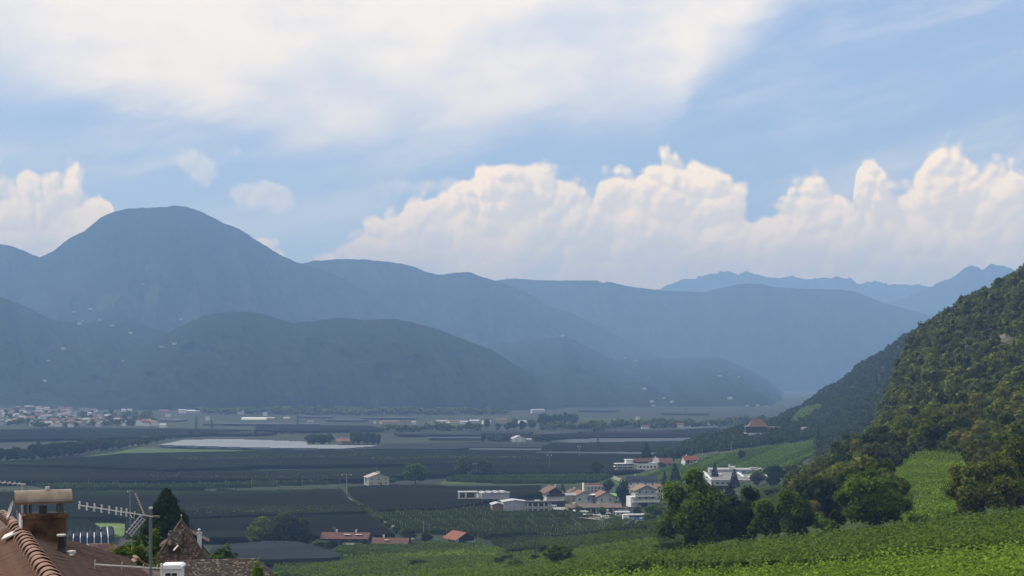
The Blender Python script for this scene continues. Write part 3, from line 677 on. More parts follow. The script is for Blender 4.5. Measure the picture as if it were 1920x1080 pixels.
# ---- tree belts on the valley floor
def belt(pts, step, hr, wr, label, group, kinds=('broad', 'darkbroad', 'olive'), seed=3):
    rg = random.Random(seed); x = pts[0][0]; i = 0
    while x < pts[-1][0]:
        py = float(np.interp(x, [p[0] for p in pts], [p[1] for p in pts])); tp = float(np.interp(x, [p[0] for p in pts], [p[2] for p in pts]))
        k = kinds[rg.randrange(len(kinds))]; hh = (py-tp)*rg.uniform(*hr)
        pb = py+rg.uniform(-1.2, 1.2)
        p = flat(x+rg.uniform(-step*.3, step*.3), pb); s = p[1]/F
        nm = {'broad': 'green', 'darkbroad': 'dark green', 'olive': 'brownish green', 'hill': 'green', 'conifer': 'dark pointed'}[k]
        tree(k+'/%d' % rg.randint(1, 3), p, hh*s, (py-tp)*rg.uniform(*wr)*s, nm+' '+label, group); x += step*rg.uniform(.75, 1.3); i += 1
belt([(-30,866,838),(60,862,832),(110,858,820),(150,852,818),(200,845,822),(260,837,815),(300,828,812),(345,819,806)], 11, (.7, 1.1), (.8, 1.2), 'tree in the belt crossing the fields below the far town', 'trees of the left field belt')
belt([(350,818,808),(420,816,806),(480,815,806),(560,813,806)], 11, (.6, 1.2), (.9, 1.4), 'tree in the thin row above the long pale net', 'trees above the pale net', seed=4)
belt([(580,834,810),(618,834,808)], 9, (.85, 1.1), (.75, 1.0), 'tree in the clump left of the red roofed farm in the fields', 'trees beside the field farm', seed=5)
belt([(664,834,806),(700,834,809),(716,834,818)], 9, (.85, 1.1), (.75, 1.0), 'tree in the clump right of the red roofed farm in the fields', 'trees beside the field farm', seed=6)
belt([(908,829,814),(955,829,812)], 9, (.8, 1.1), (.8, 1.1), 'tree left of the white farm among the nets', 'trees beside the white farm', seed=7)
belt([(1004,829,812),(1036,829,812)], 9, (.9, 1.1), (.8, 1.1), 'tree right of the white farm among the nets', 'trees beside the white farm', seed=8)
def belt_pts(pts, step, seed):
    rg = random.Random(seed); x = pts[0][0]; out = []
    while x < pts[-1][0]:
        py = float(np.interp(x, [p[0] for p in pts], [p[1] for p in pts])); out.append(flat(x, py+rg.uniform(-1.5, 1.2))); x += step*rg.uniform(.5, 1.4)
    return out
far_pts = belt_pts([(720,810),(820,808),(900,807)], 9, 9)+belt_pts([(1020,806),(1120,804),(1180,802),(1230,802),(1300,800),(1360,799),(1450,792)], 4.0, 12)
forest_mesh('treeline', 'long hazy line of trees across the far end of the valley', far_pts, 120, .12, L_hill, (9, 17), (11, 20), seed=12)
foot = belt_pts([(380,776),(440,777),(560,778),(700,779),(820,779),(950,777)], 6, 14)+belt_pts([(420,774),(900,776)], 9, 15)
forest_mesh('treeline', 'faint line of trees along the foot of the low wooded hill', foot, 60, .14, L_hill, (10, 20), (20, 34), seed=14)
belt([(895,806,786),(960,806,784),(1005,805,784)], 15, (.7, 1.1), (.7, 1.0), 'tree in the loose line left of the tall grove', 'trees left of the tall grove', seed=10)
belt([(1012,799,773),(1045,799,770),(1080,799,772)], 8, (.9, 1.05), (.5, .7), 'tall tree in the dense grove standing above the belt', 'trees of the tall grove', seed=11)
belt([(1116,814,797),(1134,814,797)], 12, (1, 1), (1, 1.1), 'round tree of a pair standing before the long belt', 'pair of round trees before the long belt', ('broad',), seed=13)
for px, b, tp, w, lab in [(72,842,826,12,'small dark tree alone in the field before the far town'),(233,864,850,10,'lone green tree in the dark field, below the belt'),(100,812,802,12,'lone tree in the field right before the far town'),(478,818,804,9,'lone dark tree above the pale net')]:
    ptree('darkbroad/2', px, b, tp, w, lab)
# ================================================================== VINES AND ORCHARDS
def clip_rows(poly, ang, spacing):
    """rows at angle ang clipped to a world polygon -> list of (a, b)"""
    ca, sa = math.cos(ang), math.sin(ang); q = [(x*ca+y*sa, -x*sa+y*ca) for x, y in poly]; v0 = min(p[1] for p in q); v1 = max(p[1] for p in q); out = []
    v = v0+spacing*.5
    while v < v1:
        xs = []
        for i in range(len(q)):
            (x1, y1), (x2, y2) = q[i], q[(i+1) % len(q)]
            if (y1 > v) != (y2 > v): xs.append(x1+(x2-x1)*(v-y1)/(y2-y1))
        xs.sort()
        for a, b in zip(xs[::2], xs[1::2]):
            if b-a > spacing*1.2: out.append(((a*ca-v*sa, a*sa+v*ca), (b*ca-v*sa, b*sa+v*ca)))
        v += spacing
    return out
M_post = mat('orchard_post', (.42, .40, .36), .9, (.3, .28, .25), 2)
POST = MB().box((0, 0, .5), (1, 1, 1)).mesh('post', M_post)
def rows(name, label, group, poly, ang, spacing, h, w, leaf, dens, mt, cat, posts=0, post_h=3.2, wild=.12, seed=1, maxn=400):
    rg = np.random.default_rng(seed); cnt = 0
    for (a, b) in clip_rows(poly, ang, spacing)[:maxn]:
        L = math.hypot(b[0]-a[0], b[1]-a[1]); ux, uy = (b[0]-a[0])/L, (b[1]-a[1])/L; n = int(L*dens)
        t = rg.uniform(0, L, n); th = rg.uniform(0, 2*np.pi, n); rr = rg.uniform(.75, 1.1, n)
        cx_ = np.cos(th)*w/2*rr; zz = h*(.55+.45*np.sin(th)*rr)+rg.normal(0, h*wild, n)
        gap = snoise(t, t*0+seed, 3.0, seed+cnt, 2); zz = zz*(1+.18*gap)
        X = a[0]+ux*t-uy*cx_; Yv = a[1]+uy*t+ux*cx_; ok = Yv > 5
        g = ground_z(X*F/np.maximum(Yv, 5)+CX, Yv)
        P = np.stack([X, Yv, g+zz], 1); D = np.stack([-uy*np.cos(th), ux*np.cos(th), np.sin(th)+.3], 1)
        V, Fq = leafquads(P, D, leaf, rg); tn = np.repeat(np.clip(.5+rg.normal(0, .28, n)+.22*gap, 0, 1), 4)
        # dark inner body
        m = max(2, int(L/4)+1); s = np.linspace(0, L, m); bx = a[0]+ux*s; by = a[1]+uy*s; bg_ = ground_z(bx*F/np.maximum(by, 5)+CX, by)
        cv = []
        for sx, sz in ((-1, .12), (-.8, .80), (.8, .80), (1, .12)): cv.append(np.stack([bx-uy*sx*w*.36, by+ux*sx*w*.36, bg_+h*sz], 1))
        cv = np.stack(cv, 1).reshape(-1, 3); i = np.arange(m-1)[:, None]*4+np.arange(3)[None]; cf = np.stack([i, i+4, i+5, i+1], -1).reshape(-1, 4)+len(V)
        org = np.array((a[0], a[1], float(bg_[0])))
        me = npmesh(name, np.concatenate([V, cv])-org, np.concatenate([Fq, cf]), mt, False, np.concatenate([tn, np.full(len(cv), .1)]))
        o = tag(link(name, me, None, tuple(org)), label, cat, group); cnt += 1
        if posts:
            k = max(1, int(L/posts))
            for j in range(k+1):
                d = L*j/k; x, y = a[0]+ux*d, a[1]+uy*d
                p = link('post', POST, o, (x-org[0], y-org[1], gz(x, y)-org[2])); th_ = .13 if cat == 'orchard row' else .09; p.scale = (th_, th_, post_h*rg.uniform(.92, 1.06))
    return cnt
def W2(pts): return [hit(*p)[:2] for p in pts]
def PY(pts): return [(wx(px, Y), Y) for px, Y in pts]
n = 0
n += rows('vine_row', 'leafy green vine row in the nearest vineyard, low on the slope at the frame bottom', 'vine rows of the nearest vineyard', PY([(1120,100),(2080,82),(2080,138),(1500,150),(1230,164),(1090,190),(760,215),(830,150)]), R(2), 2.5, 2.1, 1.5, .15, 46, L_vine_bright, 'vine row', wild=.22, seed=2)
n += rows('vine_row', 'green vine row in the broad vineyard under the hillside trees', 'vine rows of the broad slope vineyard', PY([(1215,222),(1330,185),(1600,160),(2080,150),(2080,250),(1820,238),(1720,228),(1620,230),(1500,258),(1400,262),(1235,262)]), R(4), 2.8, 2.1, 1.5, .21, 24, L_vine2, 'vine row', wild=.22, seed=3)
n += rows('vine_row', 'bright green vine row in the small sloping vineyard below the wooded hillside', 'vine rows of the bright hillside vineyard', PY([(1690,262),(1672,318),(1655,400),(1690,440),(1745,462),(1800,440),(1822,400),(1812,330),(1800,262),(1740,245)]), R(104), 4.2, 2.0, 1.2, .24, 28, L_vine_bright, 'vine row', wild=.12, seed=4)
n += rows('vine_row', 'vine row in the far vineyard under the knoll with the orange roofed hotel', 'vine rows of the knoll vineyard', W2([(1192,897),(1290,865),(1400,844),(1528,828),(1530,850),(1490,876),(1420,890),(1340,901),(1210,903)]), R(68), 5.0, 2.0, 2.2, .55, 3.2, L_vine, 'vine row', wild=.1, seed=5)
n += rows('vine_row', 'vine row in the oblique rows in front of the red roofed barns', 'vine rows before the barns', W2([(610,1044),(640,1027),(760,1021),(850,1019),(900,1024),(1000,1036),(1010,1044),(860,1046),(700,1047)]), R(-34), 5.0, 1.9, 1.5, .36, 14, L_vine2, 'vine row', seed=6)
n += rows('vine_row', 'vine row running across the lower middle of the valley edge', 'vine rows of the lower middle vineyard', W2([(505,1052),(700,1049),(860,1048),(1015,1046),(1060,1040),(1230,1022),(1236,1036),(1100,1060),(1080,1078),(520,1078)]), R(-3), 4.0, 2.0, 2.6, .36, 15, L_vine2, 'vine row', seed=7)
n += rows('orchard_row', 'apple tree row with pale posts between the sheds and the village', 'orchard rows before the village', W2([(702,968),(780,958),(960,956),(1060,962),(1150,974),(1190,985),(1160,1003),(1000,1007),(905,1010),(830,1004),(770,1000)]), R(4), 6.0, 2.9, 2.2, .42, 6.5, L_orch, 'orchard row', posts=11, post_h=3.9, seed=8)
n += rows('orchard_row', 'apple tree row on the green strip beyond the sheds', 'orchard rows beyond the white sheds', W2([(832,903),(870,893),(1000,890),(1110,888),(1150,895),(1120,906),(1050,908),(930,908)]), R(2), 8.0, 3.0, 2.8, .6, 4, L_orch, 'orchard row', seed=9)
n += rows('orchard_row', 'orchard row climbing the dull green slope left of the largest tree', 'orchard rows on the slope', W2([(920,1018),(1010,1010),(1170,1005),(1200,985),(1236,982),(1238,1018),(1100,1036),(1020,1036)]), R(3), 4.6, 2.4, 2.0, .40, 8, L_orch, 'orchard row', seed=10)
n += rows('orchard_row', 'orchard row with posts left of the field track', 'orchard rows beside the field track', W2([(20,905),(300,914),(620,902),(640,908),(440,916),(120,922)]), R(1), 9.0, 3.0, 2.6, .6, 3.5, L_orch, 'orchard row', posts=16, post_h=4.2, seed=11)
print('rows', n)
rows('vine_row', 'vine row in the bright patch on the second wooded ridge', 'vine rows on the second ridge', W2([(1480,795),(1502,769),(1545,759),(1542,768),(1512,788),(1490,799)]), R(60), 7, 2.5, 4, 1.2, 1.0, L_vine, 'vine row', seed=15)
rows('vine_row', 'vine row in the vineyard wedge below the willow like bush', 'vine rows of the lower wedge vineyard', PY([(640,430),(900,405),(1120,345),(1232,318),(1212,222),(1085,192),(760,225),(560,330)]), R(-3), 3.2, 2.0, 2.0, .26, 16, L_vine2, 'vine row', wild=.15, seed=12)
rows('orchard_row', 'orchard row on the slope behind the largest tree', 'orchard rows behind the largest tree', PY([(1236,330),(1480,330),(1500,560),(1470,700),(1300,760),(1225,800),(1236,600)]), R(3), 5.0, 2.6, 2.6, .42, 6, L_orch, 'orchard row', seed=13)
def line_row(pts, h, w, label, mt=L_dark, leaf=.6, dens=7, seed=20, name='hedge'):
    P = [hit(*p)[:2] for p in pts]; hw = w/2
    poly = [(x, y-1.2) for x, y in P]+[(x, y+1.2) for x, y in P[::-1]]
    ang = math.atan2(P[-1][1]-P[0][1], P[-1][0]-P[0][0])
    # one clipped row per straight stretch
    for i in range(len(P)-1):
        a, b = P[i], P[i+1]; an = math.atan2(b[1]-a[1], b[0]-a[0]); nx, ny = -math.sin(an), math.cos(an)
        rows(name, label, label+' in stretches' if len(P) > 2 else None, [(a[0]+nx*2, a[1]+ny*2), (a[0]-nx*2, a[1]-ny*2), (b[0]-nx*2, b[1]-ny*2), (b[0]+nx*2, b[1]+ny*2)], an, 4.0, h, w, leaf, dens, mt, 'hedge', seed=seed+i, wild=.25)
line_row([(-30,936),(120,931),(250,926),(383,923)], 4.6, 3.0, 'dark hedge along the dark nets above the conifer')
line_row([(407,925),(483,935),(640,933)], 4.4, 2.4, 'low hedge bending between two green grey nets', seed=30)
line_row([(340,971),(500,967),(690,959)], 4.8, 3.0, 'dark hedge at the far side of the net behind the barn', seed=40)
line_row([(345,977),(500,972),(695,966)], 4.0, 3.0, 'green hedge in front of the dark one behind the barn', L_orch, seed=44)
line_row([(250,903),(450,906),(640,902)], 4.4, 3.0, 'green hedge left of the beige farmhouse', L_orch, seed=48)
line_row([(330,869),(520,866),(700,862)], 4.2, 3.0, 'thin green line across the wide dark net', L_orch, leaf=.9, seed=52)
line_row([(700,870),(860,866),(1010,867)], 4.4, 6.0, 'green strip in the dark net above the brownish trees', L_orch, leaf=.9, dens=9, seed=56)
line_row([(905,1012),(1010,1009),(1130,1006),(1215,1001)], 3.6, 3.0, 'dark hedge below the posted orchard', leaf=.45, dens=12, seed=60)
line_row([(664,946),(692,966),(716,982)], 3.0, 3.0, 'bushy hedge right of the gravel track', L_tree, leaf=.5, dens=10, seed=64)
line_row([(560,1050),(760,1050),(930,1049)], 2.6, 2.2, 'bright vine hedge edging the lower vineyard', L_vine_bright, leaf=.4, dens=20, seed=68)
line_row([(948,1044),(985,1040),(1018,1038)], 3.4, 4.0, 'short dark hedge in the middle of the lower vineyard', leaf=.4, dens=30, seed=72)
rows('hedge', 'dark hedge running along the lower vineyard towards the largest tree', None, PY([(1010,300),(1236,262),(1236,255),(1010,292)]), R(8), 6.0, 3.0, 3.2, .3, 60, L_dark, 'hedge', seed=14, wild=.2)
# ================================================================== NETS, FIELDS, TRACKS
def netcol(g):
    def f(t, P, c, b):
        n = t.noise(t.vm('MULTIPLY', P, (.25, 1, 1)), .02, 5, .6)
        c = t.mix(t.m('MULTIPLY', t.ss(n, .45, .7), .8), c, g)
        # faint lines of tree rows showing through the net
        w = t.n.new('ShaderNodeTexWave'); w.bands_direction = 'Y'; t.put(w.inputs['Vector'], P); w.inputs['Scale'].default_value = .08; w.inputs['Distortion'].default_value = 1.5; w.inputs['Detail Scale'].default_value = .3
        return t.mix(t.m('MULTIPLY', w.outputs['Fac'], .28), c, tuple(x*.5 for x in g))
    return f
N_dark = mat('net_dark', (.0150, .0140, .0150), .9, (.010, .0095, .010), .03, 0, .0, extra=netcol((.022, .034, .014)))
N_green = mat('net_over_green', (.0135, .0165, .012), .9, (.010, .012, .008), .03, 0, .0, extra=netcol((.024, .038, .014)))
N_mid = mat('net_grey', (.040, .046, .055), .85, (.03, .034, .04), .03, 0, .0, extra=netcol((.032, .040, .042)))
N_thin = mat('net_silver_grey', (.105, .118, .14), .85, (.08, .09, .11), .03, 0, .0, extra=netcol((.085, .10, .105)))
N_pale = mat('net_pale', (.17, .19, .225), .8, (.18, .20, .24), .03, 0, .3, extra=netcol((.13, .155, .17)))
def net(poly, mt, label, z=3.4, ang=2, spacing=8.0, amp=.35, skirt=True, onground=False):
    W_ = [flat(px, py, z)[:2] for px, py in poly]; rs = clip_rows(W_, R(ang), spacing); ca, sa = math.cos(R(ang)), math.sin(R(ang)); hs = spacing/2
    mb = MB()
    for a, b in rs:
        for s0, z0, s1, z1 in ((-hs, z, 0, z+amp), (0, z+amp, hs, z)):
            mb.quad((a[0]-sa*s0, a[1]+ca*s0, z0), (b[0]-sa*s0, b[1]+ca*s0, z0), (b[0]-sa*s1, b[1]+ca*s1, z1), (a[0]-sa*s1, a[1]+ca*s1, z1))
    if skirt:
        for i in range(len(W_)):
            p, q = W_[i], W_[(i+1) % len(W_)]
            mb.quad((p[0], p[1], 1.2), (q[0], q[1], 1.2), (q[0], q[1], z-.02), (p[0], p[1], z-.02))
    mb.obj('hail_net', mt, label=label, cat='hail net', group='hail nets over the orchards')
NETS = [
 (N_green, [(-60,975),(166,974),(178,985),(196,996),(120,1000),(-60,1000)], 'green grey net behind the hooded chimney'),
 (N_dark, [(-60,868),(170,857),(230,851),(560,845),(820,845),(1230,852),(1230,862),(900,868),(500,872),(310,881),(150,874)], 'dark net over the wide field below the long pale net'),
 (N_dark, [(-60,874),(130,879),(320,886),(640,880),(860,872),(875,886),(740,893),(670,898),(500,898),(300,900),(-60,903)], 'dark net behind the beige farmhouse, reaching the frame edge'),
 (N_green, [(-60,925),(250,920),(430,922),(640,917),(652,935),(686,958),(560,962),(340,970),(-60,968)], 'green grey net left of the field track, above the tower roof'),
 (N_dark, [(236,975),(340,975),(600,967),(690,966),(716,985),(740,1001),(700,1003),(600,1005),(440,1006),(236,1008)], 'dark net behind the red roofed barn'),
 (N_green, [(652,914),(720,910),(860,913),(940,913),(1015,911),(1008,925),(860,948),(830,953),(770,952),(700,957),(672,940)], 'green grey net between the field track and the white sheds'),
 (N_dark, [(880,855),(1290,856),(1200,884),(1000,886),(885,888)], 'dark net left of the white villa'),
 (N_dark, [(1030,831),(1300,829),(1290,846),(1000,846)], 'dark net between two pale strips, left of the knoll'),
 (N_dark, [(1040,813),(1350,803),(1345,818),(1040,820)], 'dark net in front of the far belt of trees'),
 (N_mid, [(722,833),(900,829),(925,834),(850,842),(664,842)], 'grey net right of the long pale one'),
 (N_pale, [(298,834),(345,825),(430,823),(575,828),(577,834),(664,834.5),(720,835),(640,841),(480,839)], 'long pale silver net beside the red roofed field farm'),
 (N_thin, [(1036,827),(1080,822.5),(1348,820.5),(1300,826),(1070,830)], 'long pale net strip before the wooded knoll'),
 (N_thin, [(1000,847.5),(1190,848.5),(1262,850),(1262,853),(1180,852.5),(1010,850.5)], 'thin pale strip of net behind the white villa'),
 (N_thin, [(880,840.5),(1015,842),(1015,844),(880,843)], 'thin pale net strip below the white farm'),
 (N_mid, [(905,832),(1110,834),(1085,838.5),(890,838.5)], 'grey net in front of the white farm'),
 (N_mid, [(1082,808.5),(1266,806.5),(1250,811.5),(1100,811.5)], 'grey net strip below the far belt'),
 (N_mid, [(880,808.5),(1000,809.5),(990,813),(880,812)], 'grey net strip above the white farm'),
 (N_thin, [(1268,801.5),(1346,799),(1346,801),(1285,804)], 'small pale net by the two far white houses'),
 (N_dark, [(-20,806),(120,802.5),(300,803),(470,806),(430,812),(180,822),(-20,824)], 'dark net right below the far town'),
 (N_mid, [(320,810),(360,808),(480,808.5),(520,812),(440,813.5),(340,812.5)], 'grey net above the tree belt, right of the far town'),
 (N_thin, [(183,817.2),(282,817),(278,818.6),(186,819)], 'thin pale net between the far town and the tree belt'),
 (N_thin, [(112,827.5),(164,825.5),(160,827.5),(118,829)], 'tiny pale net above the left tree belt'),
 (N_mid, [(190,779.5),(250,781),(278,785),(230,785.5),(200,783)], 'small greyish net at the right end of the far town'),
 (N_thin, [(298,784),(352,786.5),(330,788.5),(302,787)], 'pale net right of the far town, below the tunnels'),
 (N_thin, [(380,792.3),(600,793.5),(598,795.5),(500,795),(380,794)], 'long thin pale net under the plastic tunnel'),
 (N_thin, [(508,800.3),(600,801),(592,803),(515,802.6)], 'short thin pale net above the field farm'),
 (N_thin, [(560,779.3),(625,780),(625,781.3),(560,780.6)], 'faint thin net at the far valley edge'),
 (N_thin, [(606,785),(692,786.5),(680,788),(612,787)], 'faint thin net left of the pink factory'),
 (N_thin, [(674,782),(780,782),(776,783.5),(678,783.3)], 'faint pale net above the pink factory'),
 (N_thin, [(740,795),(900,797),(895,798.6),(750,797)], 'thin pale net under the industrial strip'),
 (N_mid, [(738,812),(905,812.5),(900,815.5),(745,814.5)], 'grey net strip before the line of far trees'),
 (N_thin, [(800,819),(905,818.8),(905,820.8),(806,820.8)], 'thin pale net left of the white farm trees'),
 (N_dark, [(480,797),(700,798),(720,806),(560,808),(480,806)], 'dark net above the field farm'),
 (N_dark, [(920,814.5),(1040,813.5),(1040,820),(1000,822),(920,822)], 'dark net around the white farm'),
 (N_mid, [(1085,767.5),(1160,769),(1155,771),(1088,770)], 'faint grey net at the hazy end of the valley'),
 (N_mid, [(1240,773),(1330,774),(1330,776.5),(1240,775.5)], 'second faint net at the hazy end of the valley'),
]
for mt, poly, lab in NETS: net(poly, mt, lab, spacing=6 if poly[0][1] > 840 else 14, amp=.75 if poly[0][1] > 840 else .35)
net([(400,1026),(450,1019),(520,1014),(560,1017),(600,1027),(637,1038),(638,1045),(500,1049),(380,1052)], N_mid, 'grey net tent beside the dark brown tiled roof', z=3.4, ang=3, spacing=3.4, amp=.5)
G_field = mat('field_grass', (.055, .090, .022), .95, (.035, .060, .016), .08, 0, .1, detail=6)
G_dull = mat('field_dull', (.030, .044, .020), .95, (.020, .030, .014), .05, 0, .1, detail=6)
def field(poly, mt, label, z=.06):
    mb = MB(); P = [flat(px, py, z) for px, py in poly]; mb.add(P, [tuple(range(len(P)))]); mb.obj('field', mt, label=label, kind='structure')
field([(150,857),(215,849),(262,838.5),(330,841.5),(480,841.5),(700,843),(900,842),(880,845),(560,846),(330,849),(232,851.5)], G_field, 'grass strip under the pale net')
field([(-60,868.5),(80,871),(312,881),(300,884.5),(120,878),(-60,873)], G_field, 'pale green grass strip across the dark nets')
field([(-60,903.5),(300,901),(640,899),(660,905),(640,912),(300,917),(-60,922)], G_dull, 'dull green orchard ground')
field([(820,908),(1010,909),(1160,910),(1160,890),(1120,884),(980,887),(860,888)], G_field, 'green ground of the orchard strip')
field([(-60,970),(340,970.5),(560,963),(690,960),(700,966),(600,967),(340,974.5),(-60,974)], G_field, 'green headland between two nets')
field([(440,1007),(742,1003),(780,1012),(900,1012),(1200,1004),(1200,975),(1150,985),(700,962)], G_dull, 'orchard ground before the village', .04)
field([(0,796),(460,803),(480,800),(330,790),(190,786)], G_dull, 'fields at the right of the far town')
field([(168,971),(230,971),(238,984),(232,1004),(214,1008),(196,992),(180,984)], mat('meadow_bright', (.10, .17, .03), .95, (.07, .12, .022), .1), 'bright meadow behind the antenna')
def ribbon(name, pts, w, mt, label, dz=.12):
    P = [hit(*p) for p in pts]; mb = MB(); L = []; Rr = []
    for i, p in enumerate(P):
        a = P[max(0, i-1)]; b = P[min(len(P)-1, i+1)]; d = math.hypot(b[0]-a[0], b[1]-a[1]); nx, ny = -(b[1]-a[1])/d, (b[0]-a[0])/d
        L.append((p[0]+nx*w/2, p[1]+ny*w/2, gz(p[0]+nx*w/2, p[1]+ny*w/2)+dz)); Rr.append((p[0]-nx*w/2, p[1]-ny*w/2, gz(p[0]-nx*w/2, p[1]-ny*w/2)+dz))
    for i in range(len(P)-1): mb.quad(L[i], Rr[i], Rr[i+1], L[i+1])
    mb.obj(name, mt, label=label, kind='structure')
M_dirt = mat('track_gravel', (.26, .24, .19), .95, (.12, .13, .08), .15)
M_asph = mat('yard_paving', (.20, .17, .155), .95, (.14, .12, .11), .3)
ribbon('path', [(640,926),(655,936),(668,945),(688,962),(705,970),(722,980),(745,992),(762,1003),(775,1013)], 2.4, M_dirt, 'pale gravel track between the nets and the orchard')
ribbon('road', [(1132,884),(1142,890),(1152,896),(1165,901),(1180,907)], 6.0, M_dirt, 'pale road climbing to the white villa')
ribbon('path', [(855,945),(900,950),(945,960),(985,964),(1040,966)], 4.0, M_dirt, 'gravel edge in front of the white sheds')
def yard(pts, mt, label):
    mb = MB(); P = [hit(*p) for p in pts]; mb.add([(p[0], p[1], p[2]+.10) for p in P], [tuple(range(len(P)))]); mb.obj('pavement', mt, label=label, kind='structure')
yard([(1030,942),(1060,940),(1075,968),(1240,972),(1235,985),(1180,982),(1050,967),(1030,967)], M_asph, 'paved yard and coach park of the village')
# ================================================================== BUILDINGS
def C(n, c, **k): return mat(n, c, k.pop('rough', .85), k.pop('col2', tuple(x*.82 for x in c)), k.pop('scale', .6), 0, .2, **k)
W_white = C('plaster_white', (.70, .70, .67)); W_beige = C('plaster_beige', (.44, .40, .32)); W_grey = C('plaster_grey', (.38, .39, .40)); W_green = C('plaster_pale_green', (.52, .57, .50))
W_dark = C('timber_dark', (.045, .032, .024)); W_pink = C('plaster_pink', (.38, .28, .24)); W_conc = C('concrete', (.40, .38, .35)); W_yel = C('plaster_yellow', (.62, .50, .26))
def tilelines(t, P, c, b):
    w = t.n.new('ShaderNodeTexWave'); w.bands_direction = 'Z'; t.put(w.inputs['Vector'], P); w.inputs['Scale'].default_value = 1.3; w.inputs['Distortion'].default_value = .8
    return t.mix(t.m('MULTIPLY', w.outputs['Fac'], .3), c, (.05, .03, .02))
R_red = C('roof_red', (.24, .085, .055), extra=tilelines, scale=.9); R_brown = C('roof_brown', (.17, .10, .075), extra=tilelines, scale=.9); R_orange = C('roof_orange', (.235, .125, .075), extra=tilelines, scale=.9)
R_maroon = C('roof_maroon', (.145, .068, .055), extra=tilelines, scale=.9)
R_grey = C('roof_grey', (.32, .32, .33)); R_light = C('roof_light_metal', (.42, .43, .45), rough=.6); R_dark = C('roof_dark', (.06, .062, .07), rough=.6); R_solar = C('roof_solar', (.022, .030, .055), rough=.35); R_green = C('roof_green', (.20, .34, .15))
M_glass = mat('window_glass', (.025, .03, .035), .12, (.018, .02, .024), 1, 0, .6)
M_frame = mat('window_frame', (.55, .53, .50), .7)
M_white = mat('white_paint', (.78, .78, .77), .45, (.70, .70, .69), 1, 0, .5)
M_metal = mat('galvanised_metal', (.42, .42, .42), .45, (.32, .32, .32), 4, 0, .5, metal=.6)
M_darkm = mat('dark_metal', (.05, .05, .055), .6)
M_rubber = mat('tyre_rubber', (.02, .02, .02), .8)
_f = MB()
for c_, d_ in (((0, 0, .47), (1, .12, .06)), ((0, 0, -.47), (1, .16, .06)), ((-.47, 0, 0), (.06, .12, .88)), ((.47, 0, 0), (.06, .12, .88))): _f.box(c_, d_)
WIN = _f.mesh('window', M_frame); PANE = MB().box((0, 0, 0), (.88, .05, .88)).mesh('pane', M_glass)
def window(parent, x, y, z, w, h, rz=0):
    f = link('window', WIN, parent, (x, y, z), rz); f.scale = (w, 1, h); p = link('pane', PANE, f, (0, -.012, 0)); return f
class BD:
    """one building: local metres, origin at the base centre; x right, -y the front"""
    def __init__(s, name, label, px, pyb, rz=0, Y=None, group=None, cat='building', z=None):
        if Y is None: p = hit(px, pyb)
        else: p = (wx(px, Y), Y, max(gz(wx(px, Y), Y), 0) if z is None else z)
        s.k = p[1]/F; s.p = p; s.e = empty(name, p, R(rz), label, cat, group)
    def box(s, name, c, d, mt): return MB().box(c, d).obj(name, mt, s.e)
    def gable(s, x0, x1, y0, y1, z0, h, rise, axis, wall, roof, over=.6, th=.25, wallname='wall', roofname='roof', rmat2=None):
        mb = MB()
        if axis == 'x':
            ym = (y0+y1)/2; mb.prism([(y0, z0), (y1, z0), (y1, z0+h), (ym, z0+h+rise), (y0, z0+h)], 'x', x0, x1)
        else:
            xm = (x0+x1)/2; mb.prism([(x0, z0), (x1, z0), (x1, z0+h), (xm, z0+h+rise), (x0, z0+h)], 'y', y0, y1)
        mb.obj(wallname, wall, s.e)
        r = MB(); zt = z0+h+rise+th
        if axis == 'x':
            sl = rise/((y1-y0)/2); ye = over; ze = z0+h+th-sl*ye
            r.slab((x0-over, y0-ye, ze), (x1+over, y0-ye, ze), (x1+over, ym, zt), (x0-over, ym, zt), th)
            r.slab((x1+over, y1+ye, ze), (x0-over, y1+ye, ze), (x0-over, ym, zt), (x1+over, ym, zt), th)
        else:
            sl = rise/((x1-x0)/2); ze = z0+h+th-sl*over
            r.slab((x0-over, y1+over, ze), (x0-over, y0-over, ze), (xm, y0-over, zt), (xm, y1+over, zt), th)
            r.slab((x1+over, y0-over, ze), (x1+over, y1+over, ze), (xm, y1+over, zt), (xm, y0-over, zt), th)
        return r.obj(roofname, roof, s.e)
    def flat(s, x0, x1, y0, y1, z0, h, wall, roof, over=.4, th=.3):
        s.box('wall', ((x0+x1)/2, (y0+y1)/2, z0+h/2), (x1-x0, y1-y0, h), wall)
        return s.box('roof', ((x0+x1)/2, (y0+y1)/2, z0+h+th/2), (x1-x0+2*over, y1-y0+2*over, th), roof)
    def hip(s, x0, x1, y0, y1, z, rise, roof, over=.6, inset=None):
        x0 -= over; x1 += over; y0 -= over; y1 += over; i = inset or (y1-y0)/2; ym = (y0+y1)/2; a = min(i, (x1-x0)/2-.05)
        v = [(x0, y0, z), (x1, y0, z), (x1, y1, z), (x0, y1, z), (x0+a, ym, z+rise), (x1-a, ym, z+rise)]
        return MB().add(v, [(0,1,5,4), (1,2,5), (2,3,4,5), (3,0,4), (3,2,1,0)]).obj('roof', roof, s.e)
    def wins(s, face, a0, a1, n, fixed, zs, w=1.1, h=1.35):
        for z in zs:
            for i in range(n):
                t = a0+(a1-a0)*(i+.5)/n
                if face == 'f': window(s.e, t, fixed-.05, z, w, h)
                elif face == 'l': window(s.e, fixed-.05, t, z, w, h, R(-90))
                else: window(s.e, fixed+.05, t, z, w, h, R(90))
    def chimney(s, roof, x, y, z0, z1, w=.7, mt=None):
        MB().box((x, y, (z0+z1)/2), (w, w, z1-z0)).box((x, y, z1+.12), (w*1.35, w*1.35, .16)).obj('chimney', mt or W_white, roof)
